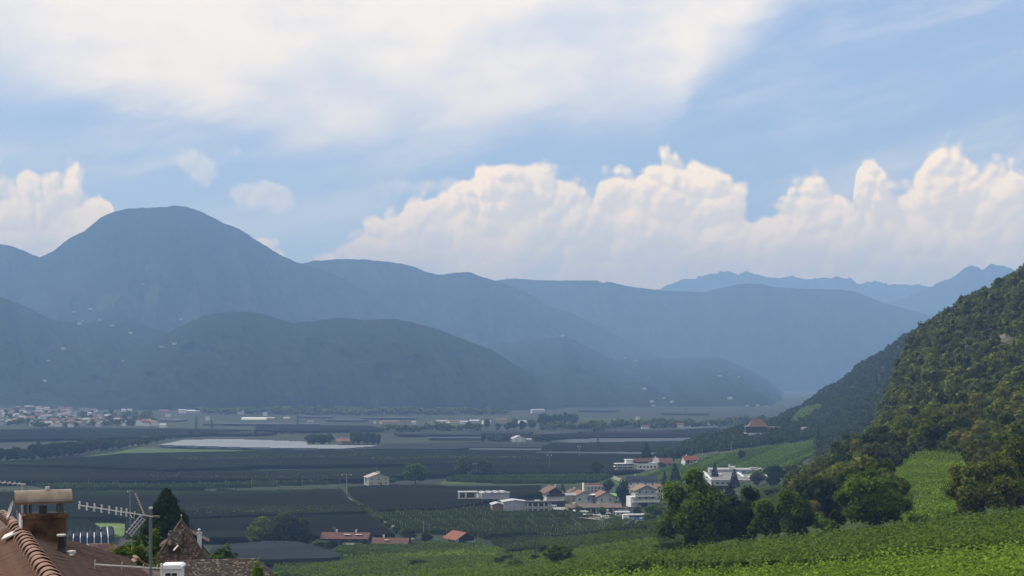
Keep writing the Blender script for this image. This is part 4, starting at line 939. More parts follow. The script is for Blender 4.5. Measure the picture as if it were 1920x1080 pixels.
def simple(name, label, px, pyb, w, d, h, rise, rz, axis, wall, roof, nw=3, ns=2, floors=1, chim=1, Y=None, group=None, over=.6, cat='house'):
    """w, d, h, rise in photo pixels at the building's distance"""
    b = BD(name, label, px, pyb, rz, Y, group, cat); k = b.k; w, d, h, rise = w*k, d*k, h*k, rise*k
    b.p = b.p; r = b.gable(-w/2, w/2, -d/2, d/2, -.5, h+.5, rise, axis, wall, roof, over)
    fh = h/floors; zs = [fh*(i+.55) for i in range(floors)]; wh = min(1.4, fh*.5)
    if nw: b.wins('f', -w/2, w/2, nw, -d/2, zs, 1.1, wh)
    if ns: b.wins('l', -d/2, d/2, ns, -w/2, zs, 1.1, wh); b.wins('r', -d/2, d/2, ns, w/2, zs, 1.1, wh)
    for i in range(chim):
        cx_ = (-.22+.44*i)*(w if axis == 'x' else d); x, y = (cx_, d*.08) if axis == 'x' else (w*.08, cx_)
        b.chimney(r, x, y, h+rise*.6, h+rise+1.2)
    return b, r, (w, d, h, rise)
# --- farm buildings of the plain
b, r, (w, d, h, q) = simple('farmhouse', 'beige farmhouse with grey roof standing alone among the dark nets', 706, 909, 40, 30, 15, 7, 22, 'y', W_beige, C('roof_worn', (.36, .33, .30)), 3, 2, 2, 2)
b.box('door', (w*.1, -d/2-.06, 1.1), (1.1, .12, 2.2), W_dark)
b.box('shutter', (-w/2-.08, -d*.12, h*.5), (.12, 2.2, h*.8), C('shutter_teal', (.10, .20, .20)))
b, r, (w, d, h, q) = simple('barn', 'long dark timber barn with a red roof and two skylights', 649, 1022, 84, 34, 15, 8, -5, 'x', W_dark, R_maroon, 4, 1, 1, 2, over=1.0)
MB().box((w*.05, -d*.26, h+q*.5+.55), (3.2, 1.4, .12)).obj('skylight', M_white, r); MB().box((w*.30, -d*.26, h+q*.5+.55), (3.0, 1.4, .12)).obj('skylight', M_white, r)
b.box('base_wall', (w*.12, -d/2-.3, .8), (w*.28, .5, 1.6), W_white); MB().bar((-w*.27, 0, h+q), (-w*.27, 0, h+q+3), .12).bar((-w*.27-1, 0, h+q+2.6), (-w*.27+1, 0, h+q+2.6), .1).bar((-w*.27-.7, 0, h+q+2), (-w*.27+.7, 0, h+q+2), .1).obj('antenna', M_metal, r)
b, r, (w, d, h, q) = simple('barn', 'low barn with a faded red roof, right of the dark timber barn', 733, 1024, 64, 30, 7, 8, -5, 'x', C('timber_brown', (.12, .07, .05)), R_maroon, 3, 1, 1, 1, over=.8)
MB().box((-w*.1, -d*.28, h+q*.45+.5), (2.2, 1.2, .12)).obj('skylight', M_white, r)
b, r, (w, d, h, q) = simple('shed', 'small open shed with bright red roof and white wall beside the vine rows', 862, 1020, 36, 40, 13, 10, 33, 'y', W_white, R_red, 0, 0, 1, 0, over=1.4)
b.gable(-w/2+.02, w/2-.02, -d/2-.12, -d/2-.02, h*.55, h*.45, q, 'y', W_dark, W_dark, 0, .01, 'gable_board', 'verge')
b.box('opening', (-w*.12, -d/2-.1, h*.27), (w*.45, .1, h*.5), W_dark); b.box('opening', (-w/2-.05, 0, h*.35), (.08, d*.7, h*.6), W_dark)
for x in (-w/2, w/2): b.box('post', (x, -d/2-1.1, h*.45), (.3, .3, h*.95), W_white)
b, r, (w, d, h, q) = simple('farmhouse', 'red roofed farm half hidden between two tree clumps by the long pale net', 646, 833, 30, 18, 6, 5, 0, 'x', C('brick_ruddy', (.30, .15, .11)), R_orange, 4, 1, 1, 1)
MB().box((-w*.30, -d/2-2.5, 2.2), (w*.35, 5, 4.4)).obj('annex', W_pink, b.e)
b, r, (w, d, h, q) = simple('farmhouse', 'white farm with pale roof among trees and dark nets', 971, 828, 24, 18, 6, 5, 20, 'y', W_white, C('roof_pale', (.42, .40, .40)), 2, 2, 2, 1)
simple('shed', 'pale low shed right of the white farm among the nets', 992, 828, 14, 10, 4, 2, 0, 'x', W_grey, R_grey, 0, 0, 1, 0, cat='shed')
# --- village
b = BD('carport', 'two tier open steel carport at the left end of the white sheds', 877, 947, 8, cat='carport'); k = b.k; w, d = 36*k, 22*k
b.box('upper_roof', (0, 0, 25*k), (w, d, .5), R_light); b.box('deck', (0, -d*.1, 12*k), (w*1.05, d*1.1, .6), C('deck_brown', (.25, .16, .11)))
for x in (-w*.46, -w*.1, w*.42):
    for y in (-d*.45, d*.42): b.box('post', (x, y, 12*k), (.4, .4, 24.6*k), W_white)
b.box('railing', (0, -d*.64, 13.6*k), (w*1.05, .1, 1.0), W_conc); b.box('blue_tarp', (w*.3, -d*.2, 1.6), (5, 4, 3.2), C('tarp_blue', (.16, .30, .42)))
b = BD('white_shed', 'tall white storage shed beside the open carport', 925, 946, 20, cat='shed'); k = b.k
b.flat(-27*k, 27*k, -14*k, 16*k, 0, 22*k, W_grey, R_light, .5, .5); b.box('sunlit_side', (-27*k-.06, 0, 11*k), (.1, 26*k, 21*k), W_white)  # front's shade put into grey walls, left side's sunlight into the white panel
for i in range(4): b.box('roof_ridge', (-20*k+i*13*k, 1*k, 22*k+.8), (2.2, 28*k, .5), R_light)
b = BD('warehouse', 'wide pale warehouse with shallow metal roofs, left of the round building', 966, 963, 10, cat='warehouse'); k = b.k
b.gable(-24*k, 20*k, -12*k, 20*k, 0, 23*k, 3*k, 'y', W_grey, R_light, .6)
b.gable(-44*k, -24.2*k, -8*k, 20*k, 0, 18*k, 3*k, 'y', C('shed_wood', (.20, .14, .10)), R_light, .6, roofname='porch_roof', wallname='porch_wall')
b.box('door', (-14*k, -12*k-.08, 5*k), (18*k, .14, 10*k), R_grey); b.box('window_band', (10*k, -12*k-.05, 13*k), (10*k, .1, 2*k), W_conc)
b = BD('office_building', 'round fronted two storey building with dark flat roof and beige pillars', 1008, 964, 6, cat='building'); k = b.k
def half(r, z0, z1, name, mt, squash=.5, n=20):
    pl = [(r*math.cos(math.pi+math.pi*i/n), r*squash*math.sin(math.pi+math.pi*i/n)) for i in range(n+1)]+[(r, 12*k), (-r, 12*k)]
    return MB().prism(pl, 'z', z0, z1).obj(name, mt, b.e)
half(23*k, 0, 21*k, 'wall', C('facade_glass', (.035, .045, .045), rough=.3)); half(25*k, 11*k, 13*k, 'balcony', W_beige); half(27*k, 22*k, 24.5*k, 'roof', R_dark)
for i in range(7):
    a = math.pi+math.pi*(i+.5)/7; b.box('pillar', (25*k*math.cos(a), 12.5*k*math.sin(a), 11*k), (.9, .7, 22*k), W_beige)
for i in range(6):
    a = math.pi+math.pi*(i+1)/7; b.box('railing', (25*k*math.cos(a), 12.6*k*math.sin(a), 14*k), (6*k, .12, 1.0), W_grey)
b.box('roof_light', (0, 5*k, 25.4*k), (9*k, 7*k, 1.6*k), M_white); b.box('wall_block', (-22*k, 4*k, 9*k), (6*k, 14*k, 18*k), W_beige)
b, r, (w, d, h, q) = simple('chalet', 'white chalet with dark wooden balcony gable beside the round building', 1036, 949, 36, 30, 28, 9, 20, 'y', W_white, R_brown, 3, 2, 2, 1, over=1.6)
b.box('balcony', (0, -d/2-.7, h*.78), (w*.98, 1.3, 1.3), W_dark); b.gable(-w*.36, w*.36, -d/2-.14, -d/2-.02, h*.80, h*.2, q*.8, 'y', W_dark, W_dark, 0, .01, 'gable_board', 'verge')
b.box('shop_front', (0, -d/2-1.0, h*.19), (w*1.02, 2.0, h*.38), W_dark); b.box('shop_window', (w*.05, -d/2-2.05, h*.18), (w*.7, .12, h*.2), M_glass)
b = BD('workshop', 'low workshop with grey metal roof between chalet and gabled house', 1064, 944, 12, cat='workshop'); k = b.k
b.gable(-15*k, 15*k, -10*k, 16*k, 0, 16*k, 3*k, 'x', W_beige, R_grey, .6)
for i in range(3): b.box('door', (-9*k+i*9*k, -10*k-.07, 5*k), (6.5*k, .12, 9.5*k), C('door_tan', (.32, .25, .17)))
b, r, (w, d, h, q) = simple('gabled_house', 'left of two orange roofed houses with pale gables behind the long hall', 1090, 943, 34, 36, 15, 8, 14, 'y', W_green, R_orange, 2, 3, 1, 1, over=1.3)
b, r, (w, d, h, q) = simple('gabled_house', 'right of two orange roofed houses with pale gables behind the long hall', 1131, 944, 32, 36, 15, 8, 12, 'y', W_green, R_orange, 2, 3, 1, 0, over=1.3)
b.box('link_roof', (-w*.72, d*.05, h*1.12), (w*.46, d*.6, .5), W_white)
b, r, (w, d, h, q) = simple('green_roofed_shed', 'small shed with green roof right of the orange roofed houses', 1151, 938, 20, 20, 9, 4, -4, 'x', W_grey, R_green, 2, 1, 1, 0, Y=905, cat='shed')
b = BD('apartment_block', 'white box building with a low red roof behind the orange roofed houses', 1119, 927, 4, Y=965); k = b.k
b.flat(-25*k, 25*k, -9*k, 9*k, 0, 13*k, W_grey, W_white, .1, .2); b.hip(-23*k, 23*k, -7*k, 8*k, 13*k+.25, 4*k, R_maroon, 0)
for x in (-25.5*k, 25.5*k): b.box('parapet', (x, 0, 9*k), (1.2*k, 18.5*k, 18*k), W_white)
b.wins('f', -20*k, 20*k, 6, -9*k, [4*k, 9*k])
b = BD('long_hall', 'long low hall with light brown roof and glazed front beside the parked campers', 1112, 963, 3, cat='hall'); k = b.k
r = b.gable(-49*k, 49*k, -10*k, 14*k, 0, 13*k, 5*k, 'x', W_beige, C('roof_tan', (.20, .15, .12), extra=tilelines), 1.2)
b.chimney(r, -36*k, 0, 15*k, 20*k, 1.4, W_white); b.chimney(r, 10*k, 0, 16*k, 19*k, 1.1, W_white)
for i in range(9): b.box('glazing', (-42*k+i*10.5*k, -10*k-.08, 5.5*k), (7.5*k, .12, 8.5*k), M_glass)
b.box('fascia', (0, -10*k-.5, 11.5*k), (98*k, .9, 2.4*k), W_dark); b.box('wing', (56*k, 0, 5*k), (14*k, 16*k, 10*k), W_conc); b.box('wing_roof', (56*k, 0, 10.2*k), (16*k, 18*k, .5), R_brown)
simple('workshop', 'low grey shed between the round building and the long hall', 1050, 962, 22, 16, 7, 3, 6, 'x', W_white, R_light, 2, 1, 1, 0, cat='workshop')
simple('small_house', 'small white house with brown roof behind the workshop', 1074, 925, 22, 18, 10, 6, 18, 'y', W_white, R_brown, 2, 1, 1, 1, Y=925)
simple('garage', 'flat pale garage row at the right end of the long hall', 1166, 966, 24, 16, 6, 1.5, 4, 'x', W_white, R_light, 3, 1, 1, 0, cat='garage')
simple('small_house', 'white house with red brown roof peeking left of the green tree before the factory', 1262, 925, 26, 22, 14, 7, -10, 'x', W_white, R_maroon, 3, 1, 2, 1, Y=900)
# --- terraced houses by the coach park
b, r, (w, d, h, q) = simple('solar_roofed_house', 'white house whose whole roof is dark blue solar panels', 1203, 928, 54, 22, 21, 8, -3, 'x', W_white, R_solar, 4, 2, 2, 1, over=.8, Y=950)
for i in range(9):
    for j in range(2):
        x = -w*.44+i*w*.11; t = .18+.42*j; MB().add([(x, -d*.5+t*d*.5-d*.02, h+q*t+.62), (x+w*.1, -d*.5+t*d*.5-d*.02, h+q*t+.62), (x+w*.1, -d*.5+(t+.38)*d*.5, h+q*(t+.38)+.62), (x, -d*.5+(t+.38)*d*.5, h+q*(t+.38)+.62)], [(0,1,2,3)]).obj('solar_panel', R_solar, r)
b, r, (w, d, h, q) = simple('balcony_house', 'terraced white house with stacked balconies and tan gable roof in front of the solar roof', 1206, 952, 38, 34, 32, 8, 14, 'y', W_grey, C('roof_sand', (.25, .17, .11), extra=tilelines), 3, 2, 3, 0, over=1.4, Y=860)
for j, (dz, ww) in enumerate(((h*.34, 1.35), (h*.66, 1.15))): b.box('balcony', (-w*.05, -d/2-1.1, dz), (w*ww, 2.2, 1.2), W_white); b.box('railing', (-w*.05, -d/2-2.2, dz+1.1), (w*ww, .1, 1.0), W_conc)
b.box('terrace', (-w*.62, -d*.1, h*.30), (w*.34, d*.8, h*.60), W_white); b.box('garage_door', (-w*.1, -d/2-.1, 1.6), (4, .14, 3), W_dark)
b, r, (w, d, h, q) = simple('gabled_house', 'small white house with tan roof squeezed right of the balcony house', 1238, 940, 28, 26, 20, 7, 16, 'y', W_white, R_brown, 2, 2, 2, 0, over=1.0, Y=885)
b.box('canopy_roof', (-w*.55, -d*.35, h*.62), (w*.5, d*.7, .4), R_light)
# --- flat roofed factory
b = BD('factory', 'large flat roofed pale factory with roof boxes, right of the largest tree', 1395, 938, -4, Y=905, z=gz(wx(1395, 905), 905)-2, cat='factory'); k = b.k
b.flat(-62*k, 45*k, -16*k, 196*k, 0, 10*k, W_grey, C('roof_gravel', (.17, .17, .175)), .3, .5); b.flat(-50*k, 62*k, 197*k, 250*k, 0, 15*k, W_grey, R_grey, .3, .5)
b.box('parapet', (-62*k, 90*k, 11.5*k), (1.2, 212*k, 2*k), W_white); b.box('parapet', (-8*k, -16*k, 11.2*k), (107*k, 1.0, 1.4*k), W_white)
for x, y, z, sx, sy, sz, mt in ((-4, 210, 19, 12, 8, 7, W_white), (-10, 205, 21, 3, 3, 11, W_white), (14, 150, 14, 7, 3, 6, C('panel_blue', (.05, .16, .42))), (40, 215, 17.5, 16, 12, 4, R_light), (25, 60, 11.5, 24, 40, 2, R_light), (-20, 40, 11.5, 30, 20, 1.5, R_grey), (-38, 120, 12, 14, 40, 2, R_grey), (4, 110, 12, 3, 120, 2.5, W_white), (56, 32, 8, 22, 60, 16, W_grey)):
    b.box('roof_unit' if z > 9 else 'annex', (x*k, y*k, z*k), (sx*k, sy*k, sz*k), mt)
b.box('canopy', (34*k, -24*k, 8*k), (26*k, 14*k, .5), W_white); b.box('canopy', (30*k, -36*k, 4*k), (22*k, 10*k, .5), R_light); b.wins('f', -55*k, 40*k, 10, -16*k, [5*k], 2.4, 1.2)
for x in (22, 44): b.box('post', (x*k, -30*k, 3.6*k), (.3, .3, 8*k), W_white)
# --- villa group
b = BD('villa', 'modern white flat roofed villa with terraces above the vineyard slope', 1192, 884, 8, cat='villa'); k = b.k
b.flat(-2*k, 40*k, -8*k, 10*k, 0, 15*k, W_white, R_light, .2, .3); b.wins('f', 4*k, 38*k, 5, -8*k, [9*k], 1.8, 1.6)
for z, x0 in ((4, -40), (10, -42)): b.box('terrace', ((x0-2)/2*k, -4*k, z*k), (-(x0+2)*k, 16*k, 1.2*k), W_white); b.box('railing', ((x0-2)/2*k, -12*k, (z+1.4)*k), (-(x0+2)*k, .1, 1.1), M_metal)
b.box('wall', (-20*k, 0, 7*k), (32*k, 8*k, 13*k), C('facade_brown', (.10, .07, .05))); b.box('terrace_roof', (-20*k, -3*k, 15.4*k), (42*k, 16*k, 1.0*k), W_white); b.box('base_wall', (-18*k, 0, 0), (30*k, 10*k, 6*k), W_grey)
b.flat(-20*k, -6*k, -4*k, 6*k, 15.9*k, 6*k, W_white, M_white, .6, .4)
for x in (-38, -28, -18, -8): b.box('pillar', (x*k, -11*k, 9*k), (.35, .35, 11*k), W_white)
r = b.gable(-4*k, 22*k, -6*k, 8*k, 15.4*k, 4*k, 5*k, 'x', W_dark, R_maroon, .8, wallname='upper_wall', roofname='tiled_roof')
b, r, (w, d, h, q) = simple('villa_annex_house', 'house with mottled red and grey roof directly behind the white villa', 1238, 874, 40, 26, 7, 8, 5, 'x', W_beige, R_maroon, 4, 2, 1, 1, over=1.2)
MB().add([(-w*.48, -d*.6, h+.3), (-w*.1, -d*.6, h+.3), (-w*.12, -.2, h+q+.5), (-w*.3, -.2, h+q+.5)], [(0,1,2,3)]).obj('grey_roof_panel', R_grey, r)
b, r, (w, d, h, q) = simple('small_house', 'small white house with red roof at the top left of the vineyard slope', 1293, 871, 26, 20, 10, 6, 14, 'x', W_white, R_red, 2, 2, 2, 1, over=1.0)
b.box('balcony', (-w*.2, -d/2-.6, h*.55), (w*.5, 1.2, 1), W_dark)
b = BD('hotel', 'hillside hotel with big orange hipped roof above a dark glazed block', 1416, 822, 0, Y=1400, z=zof(820, 1400), cat='hotel'); k = b.k
b.flat(-20*k, 10*k, -8*k, 8*k, 0, 8*k, W_white, W_conc, .3, .4); b.flat(-18*k, 22*k, -6*k, 12*k, 8.3*k, 12*k, C('facade_dark', (.05, .05, .055), rough=.4), R_grey, .8, .4)
for i in range(5): b.box('pillar', (-16*k+i*8*k, -6*k-.2, 14*k), (.4, .4, 11*k), R_dark)
b.hip(-12*k, 22*k, -4*k, 14*k, 20.6*k, 13*k, R_orange, .8, 10*k); b.box('terrace', (34*k, 0, 19.5*k), (28*k, 12*k, .8*k), W_conc); b.box('wall', (34*k, 3*k, 13*k), (24*k, 6*k, 12*k), W_conc)
b, r, (w, d, h, q) = simple('small_house', 'maroon roofed house half hidden by trees at the foot of the wooded hillside', 1495, 905, 30, 20, 16, 8, 8, 'x', W_pink, R_maroon, 3, 2, 1, 1, Y=790)
MB().box((w*.05, -d/2-.5, h*.7), (2.2, 1, 3)).obj('dormer', W_white, b.e)
simple('small_house', 'white house corner showing right of the knoll vineyard among trees', 1508, 813, 10, 10, 8, 4, 10, 'x', W_white, R_grey, 1, 1, 1, 0)
# --- far plain houses with a name of their own
for px, pb, w_, h_, q_, wl, rf, lab in [
    (1210,804,15,4,3,W_white,R_maroon,'small white house with red roof before the far belt of trees'),
    (1275,801,14,5,2.5,W_white,R_brown,'white two storey house at the edge of the far belt'),
    (1300,800,13,3,2,W_yel,R_orange,'low yellow house right of the white two storey house'),
    (1322,800,17,3,2.5,W_grey,R_grey,'low grey farm beside the low yellow house'),
    (1347,798,16,7,3,W_white,R_grey,'white house at the foot of the knoll wood'),
    (1196,786.5,7,3,2,W_white,R_grey,'tiny white house above the far belt of trees'),
    (1162,791,9,4,2,W_pink,R_brown,'pinkish house behind the far belt of trees'),
    (730,794.5,34,4,2,W_pink,R_orange,'long pink factory on the far plain'),(703,794.5,4,4,1,W_white,R_grey,'tiny white shed left of the long pink factory'),
    (764,793.5,12,3,2,W_pink,R_maroon,'brownish house right of the long pink factory'),(776,794,8,3,1.5,W_white,R_light,'small white house right of the brownish house'),
    (806,793,12,2.5,1.5,W_grey,R_dark,'grey shed at the left end of the industrial strip'),(828,794.5,20,5,2,W_white,R_grey,'white hall in the industrial strip'),
    (852,793,24,3.5,2,W_yel,R_brown,'tan hall in the industrial strip'),(870,795,14,4,2,W_white,R_light,'bright hall in the industrial strip'),
    (890,794,18,5,2,W_grey,R_light,'grey hall in the industrial strip'),(912,795,16,5,1.5,W_white,R_light,'pale hall at the right end of the industrial strip'),
    (940,794,22,6,3,W_pink,R_brown,'red brown building left of the tall grove'),(985,796.5,26,6,2,W_white,R_light,'white hall directly left of the tall grove'),
    (1008,775,24,6,2,W_grey,R_grey,'faint grey building at the hazy valley edge'),
    (582,791,11,3.5,3,W_white,R_dark,'dark roofed white farm on the far plain'),(538,786,12,2.5,1.5,W_white,R_grey,'small pale house on the far plain, left of the dark roofed farm'),
    (497,780,8,5,2,W_white,R_grey,'white tower like house on the far plain'),(508,787,16,3,1.5,W_pink,R_grey,'low pinkish shed under the white tower like house'),
    (342,775,14,6,1.5,W_white,R_light,'bright white factory at the foot of the hill'),(370,774,36,3.5,2,W_grey,R_light,'long pale factory at the foot of the hill'),
    (397,776,12,4,2,W_grey,R_grey,'grey house at the foot of the hill, right of the long factory'),(422,776,18,5,2,W_grey,R_grey,'grey hall at the foot of the hill'),
    (445,777,24,5,1.5,W_white,R_light,'white hall at the foot of the hill'),(315,782,10,3,2,W_white,R_grey,'little house in the field right of the far town'),
    (389,788,7,5,2,W_white,R_grey,'slim white house right of the far town'),(285,768,12,3,2,W_white,R_maroon,'white house with red roof above the far town fields'),
    (308,772,18,2.5,1.5,W_pink,R_orange,'low orange house above the far town fields'),(232,772,8,4,1.5,W_white,R_light,'left one of two white blocks above the far town'),
    (243,772,8,4,1.5,W_white,R_light,'middle white block above the far town'),(306,802,12,5,3,W_white,R_light,'white house at the right end of the far town'),
    (274,799,12,7,3,W_white,R_brown,'tall white gabled house beside the trees at the end of the far town'),(160,777,22,10,2,W_grey,R_dark,'large dark block in the middle of the far town'),
    (62,737,20,5,2,W_grey,R_grey,'x')]:
    if lab == 'x': continue
    simple('far_house' if 'house' in lab else ('farmhouse' if 'farm' in lab else ('shed' if 'shed' in lab else 'factory_hall')), lab, px, pb, w_, w_*.6, h_, q_, random.uniform(-12, 18), 'x', wl, rf, 0, 0, 1, 0, over=.5, cat='house' if 'house' in lab or 'farm' in lab else 'building')
tn = MB()
for i in range(3):
    p = flat(476, 787.5-i*1.2); L = 46*p[1]/F; pl = [(9*math.cos(a*math.pi/8)*.5+0, 4.2*math.sin(a*math.pi/8)) for a in range(9)]
    tn2 = MB().prism([(q[0]+i*10, q[1]) for q in pl], 'x', -L/2, L/2)
    if i == 0: te = empty('plastic_tunnel', p, 0, 'bright white plastic growing tunnels on the far plain', 'greenhouse')
    tn2.obj('tunnel_cover', M_white, te)
# --- the far town
TOWN = [(-30,741),(20,741),(50,748),(75,757),(110,762),(180,771),(195,783),(250,790),(282,796),(290,800),(200,800),(100,801),(-30,797)]
rg = random.Random(21); cnt = 0; tries = 0; spots = []
HPROTO = []
for wl in (W_white, W_grey, W_pink, W_beige):
    for rf in (R_orange, R_maroon, R_brown, R_grey):
        m1 = MB().prism([(-5, -2), (5, -2), (5, 6), (0, 9), (-5, 6)], 'x', -6.5, 6.5).mesh('wall', wl)
        r_ = MB(); r_.slab((-7, -5.6, 6.0), (7, -5.6, 6.0), (7, 0, 9.4), (-7, 0, 9.4), .3); r_.slab((7, 5.6, 6.0), (-7, 5.6, 6.0), (-7, 0, 9.4), (7, 0, 9.4), .3)
        HPROTO.append((m1, r_.mesh('roof', rf), {W_white: 'white', W_grey: 'pale grey', W_pink: 'pinkish', W_beige: 'beige'}[wl], {R_orange: 'orange', R_maroon: 'red', R_brown: 'brown', R_grey: 'grey'}[rf]))
while cnt < 210 and tries < 6000:
    tries += 1; px, py = rg.uniform(-30, 290), rg.uniform(742, 801)
    if not inpoly(px, py, TOWN): continue
    zz = 0.0; 
    if py < 768:   # houses climbing the foot of the hill
        Y = 3330+(768-py)*12; p = (wx(px, Y), Y, zof(py, Y))
    else: p = flat(px, py)
    if any(abs(px-a)/6+abs(py-b_)/1.8 < 1 for a, b_ in spots): continue
    spots.append((px, py)); i = rg.choice([0,1,2,3,2,3,2,4,5,6,7,12,13,7,3,2]); m1, m2, a_, b__ = HPROTO[i]
    s = rg.uniform(.6, 1.05); e = empty('town_house', p, R(rg.choice([0, 90, 20, -30, 65])+rg.uniform(-8, 8)), '%s house with %s roof in the hazy far town below the hill' % (a_, b__), 'house', 'houses of the far town'); e.scale = (s*rg.uniform(.8, 1.5), s, s)
    link('wall', m1, e); link('roof', m2, e); cnt += 1
tp = [(*flat(rg.uniform(0, 290), rg.uniform(776, 801)),) for _ in range(150)]
for a in range(130):
    px, py = rg.uniform(-20, 200), rg.uniform(745, 768); Y = 3330+(768-py)*12; tp.append((wx(px, Y), Y, zof(py, Y)))
forest_mesh('treeline', 'hazy green trees mixed between the houses of the far town', [p for p in tp], 60, .13, L_hill, (8, 14), (12, 20), seed=33)
# --- farms on the far slopes
for key, pts in (('foothill2', [(85,716,'one of the scattered white farms low on the left foothill'),(156,603,''),(188,601,''),(150,609,''),(212,612,''),(246,626,''),(92,678,''),(120,656,'')]), ('wooded_hill1', [(304,652,''),(328,647,''),(232,678,'')]), ('mountain5', [(270,534,''),(276,506,''),(340,600,''),(140,586,''),(170,581,'')]), ('wooded_hill4', [(1208,731,''),(1216,709,''),(1245,748,''),(1260,755,''),(1222,755,''),(1368,749,''),(1350,706,''),(1385,708,''),(1225,762,''),(1400,762,''),(1420,762,''),(1436,764,''),(1172,672,''),(1192,678,'')]), ('wooded_hill3', [(1055,631.5,'')])):
    for px, py, _ in pts:
        p = on_mount(key, px, py)
        if not p: continue
        m1, m2, a_, b__ = HPROTO[rg.choice([4, 5, 7])]; s = rg.uniform(.40, .66)
        wh = {'foothill2': 'on the left foothill under the dome', 'wooded_hill1': 'on the long low wooded hill', 'mountain5': 'on the dome shaped mountain', 'wooded_hill4': 'on the low hill at the valley end', 'wooded_hill3': 'on top of the wooded knoll'}[key]
        e = empty('hill_farm', (p[0], p[1]-6, p[2]+1), R(rg.uniform(-30, 30)), 'tiny hazy white farm with %s roof %s' % (b__, wh), 'farmhouse', 'farms '+wh); e.scale = (s*1.5, s, s)
        link('wall', m1, e); link('roof', m2, e)
# ================================================================== VEHICLES
def wheel_mb(r=.42, w=.28): return MB().tube((0, -w/2, 0), (0, w/2, 0), r, r, 14)
WHEEL = wheel_mb().mesh('wheel', M_rubber)
def camper(px, py, rz, label, L=6.2, Hh=2.8, col=M_white, kind='camper_van'):
    b = BD(kind, label, px, py, rz, cat='van', group='white vehicles in the coach park'); e = b.e
    hl = L/2; pr = [(-hl, .45), (hl*.98, .45), (hl, 1.1), (hl*.82, 1.45), (hl*.62, 2.1), (hl*.60, Hh), (-hl*.97, Hh), (-hl, Hh-.15)]
    MB().prism(pr, 'y', -1.1, 1.1).obj('body', col, e)
    MB().quad((hl*.83, -.95, 1.46), (hl*.83, .95, 1.46), (hl*.645, .95, 2.08), (hl*.645, -.95, 2.08)).obj('windscreen', M_glass, e).location = (.06, 0, .03)
    for x, w in ((-hl*.55, 1.0), (0, 1.1), (hl*.55, .7)):
        for y in (-1.12, 1.12): MB().box((x, y, 1.85), (w, .03, .55)).obj('window', M_glass, e)
    for x in (-hl*.6, hl*.62):
        for y in (-1.0, 1.0): link('wheel', WHEEL, e, (x, y, .42))
    return e
for i, (px, py, rz, L, Hh, lab) in enumerate([(1084,965,25,6,2.8,'white camper at the left end of the coach park'),(1097,967,-20,6,2.7,'white camper second from the left end of the coach park'),(1106,962,80,5.6,3.0,'white camper seen end on behind the front row'),
    (1104,971,20,6.4,2.3,'low white van in the front row'),(1121,963,10,5.6,2.4,'small pale van under the hall windows'),(1134,965,5,7,3.0,'white camper with dark windows beside the hall bushes'),(1121,973,-25,6.2,2.4,'white van in the middle of the front row'),
    (1137,975,15,6.4,2.4,'white van near the right end of the front row'),(1150,977,-10,5.6,2.1,'low white van at the right end of the front row'),(1037,951,0,4.6,1.7,'white car before the dark shop front of the chalet'),(1026,964,70,4.6,1.8,'grey white car beside the round building'),(1182,981,8,5,1.6,'pale car parked under the coach')]):
    camper(px, py, rz, lab, L, Hh, M_white, 'camper_van' if Hh > 2 else 'parked_car')
b = BD('coach', 'white and blue touring coach with a long dark window band', 1200, 977, 4, cat='bus'); e = b.e
Lb = 17.5; MB().prism([(-Lb/2, .4), (Lb/2-.1, .4), (Lb/2, 1.4), (Lb/2-.35, 3.4), (-Lb/2+.1, 3.45), (-Lb/2, 2.8)], 'y', -1.27, 1.27).obj('body', M_white, e)
for y in (-1.29, 1.29): MB().box((1.2, y, 2.55), (Lb*.78, .04, .85)).obj('window_band', M_glass, e); MB().box((-2.9, y, 1.35), (5.0, .04, 1.5)).obj('blue_panel', C('coach_blue', (.06, .20, .48), rough=.4), e); MB().box((3.5, y, .9), (8, .04, .7)).obj('blue_stripe', C('coach_blue2', (.10, .30, .60), rough=.4), e)
MB().box((0, 0, 3.5), (Lb*.8, 2.1, .18)).obj('roof_pod', M_white, e); MB().quad((Lb/2-.02, -1.1, 1.5), (Lb/2-.02, 1.1, 1.5), (Lb/2-.3, 1.1, 3.2), (Lb/2-.3, -1.1, 3.2)).obj('windscreen', M_glass, e).location = (.05, 0, 0)
for x in (-Lb*.3, -Lb*.22, Lb*.32):
    for y in (-1.15, 1.15): link('wheel', WHEEL, e, (x, y, .5)).scale = (1.2, 1, 1.2)
# ================================================================== POLES, PYLONS, FLAG
def pylon(px, pyb, pyt, label, arms=2):
    p = flat(px, pyb); k = p[1]/F; h = (pyb-pyt)*k; e = empty('power_pylon', p, 0, label, 'pylon'); w = h*.09; mb = MB()
    for sx in (-1, 1):
        for sy in (-1, 1): mb.bar((sx*w, sy*w, 0), (sx*w*.18, sy*w*.18, h), .35)
    for i in range(7):
        t0, t1 = i/7, (i+1)/7; a, c_ = w*(1-.82*t0), w*(1-.82*t1); s = 1 if i % 2 else -1; mb.bar((-s*a, -a, h*t0), (s*c_, -c_, h*t1), .22); mb.bar((-s*a, a, h*t0), (s*c_, c_, h*t1), .22)
    mb.obj('lattice_mast', M_darkm, e)
    for j in range(arms): MB().bar((-h*.13, 0, h*(.80+.12*j)), (h*.13, 0, h*(.80+.12*j)), .35).obj('crossarm', M_darkm, e)
for a in [(124,832,796,'tall lattice pylon in front of the far town'),(79,815,796,'faint lattice pylon inside the far town'),(368,806,780,'left one of the two pylons right of the far town'),(397,813,787,'right one of the two pylons right of the far town'),(558,804,778,'faint pylon above the field farm'),(717,790,770,'faint pylon beside the long pink factory'),(1018,795,773,'thin pylon beside the tall grove'),(1286,776,765,'faint pylon at the hazy end of the valley'),(1121,850,822,'slim pylon before the dark nets left of the villa')]: pylon(*a)
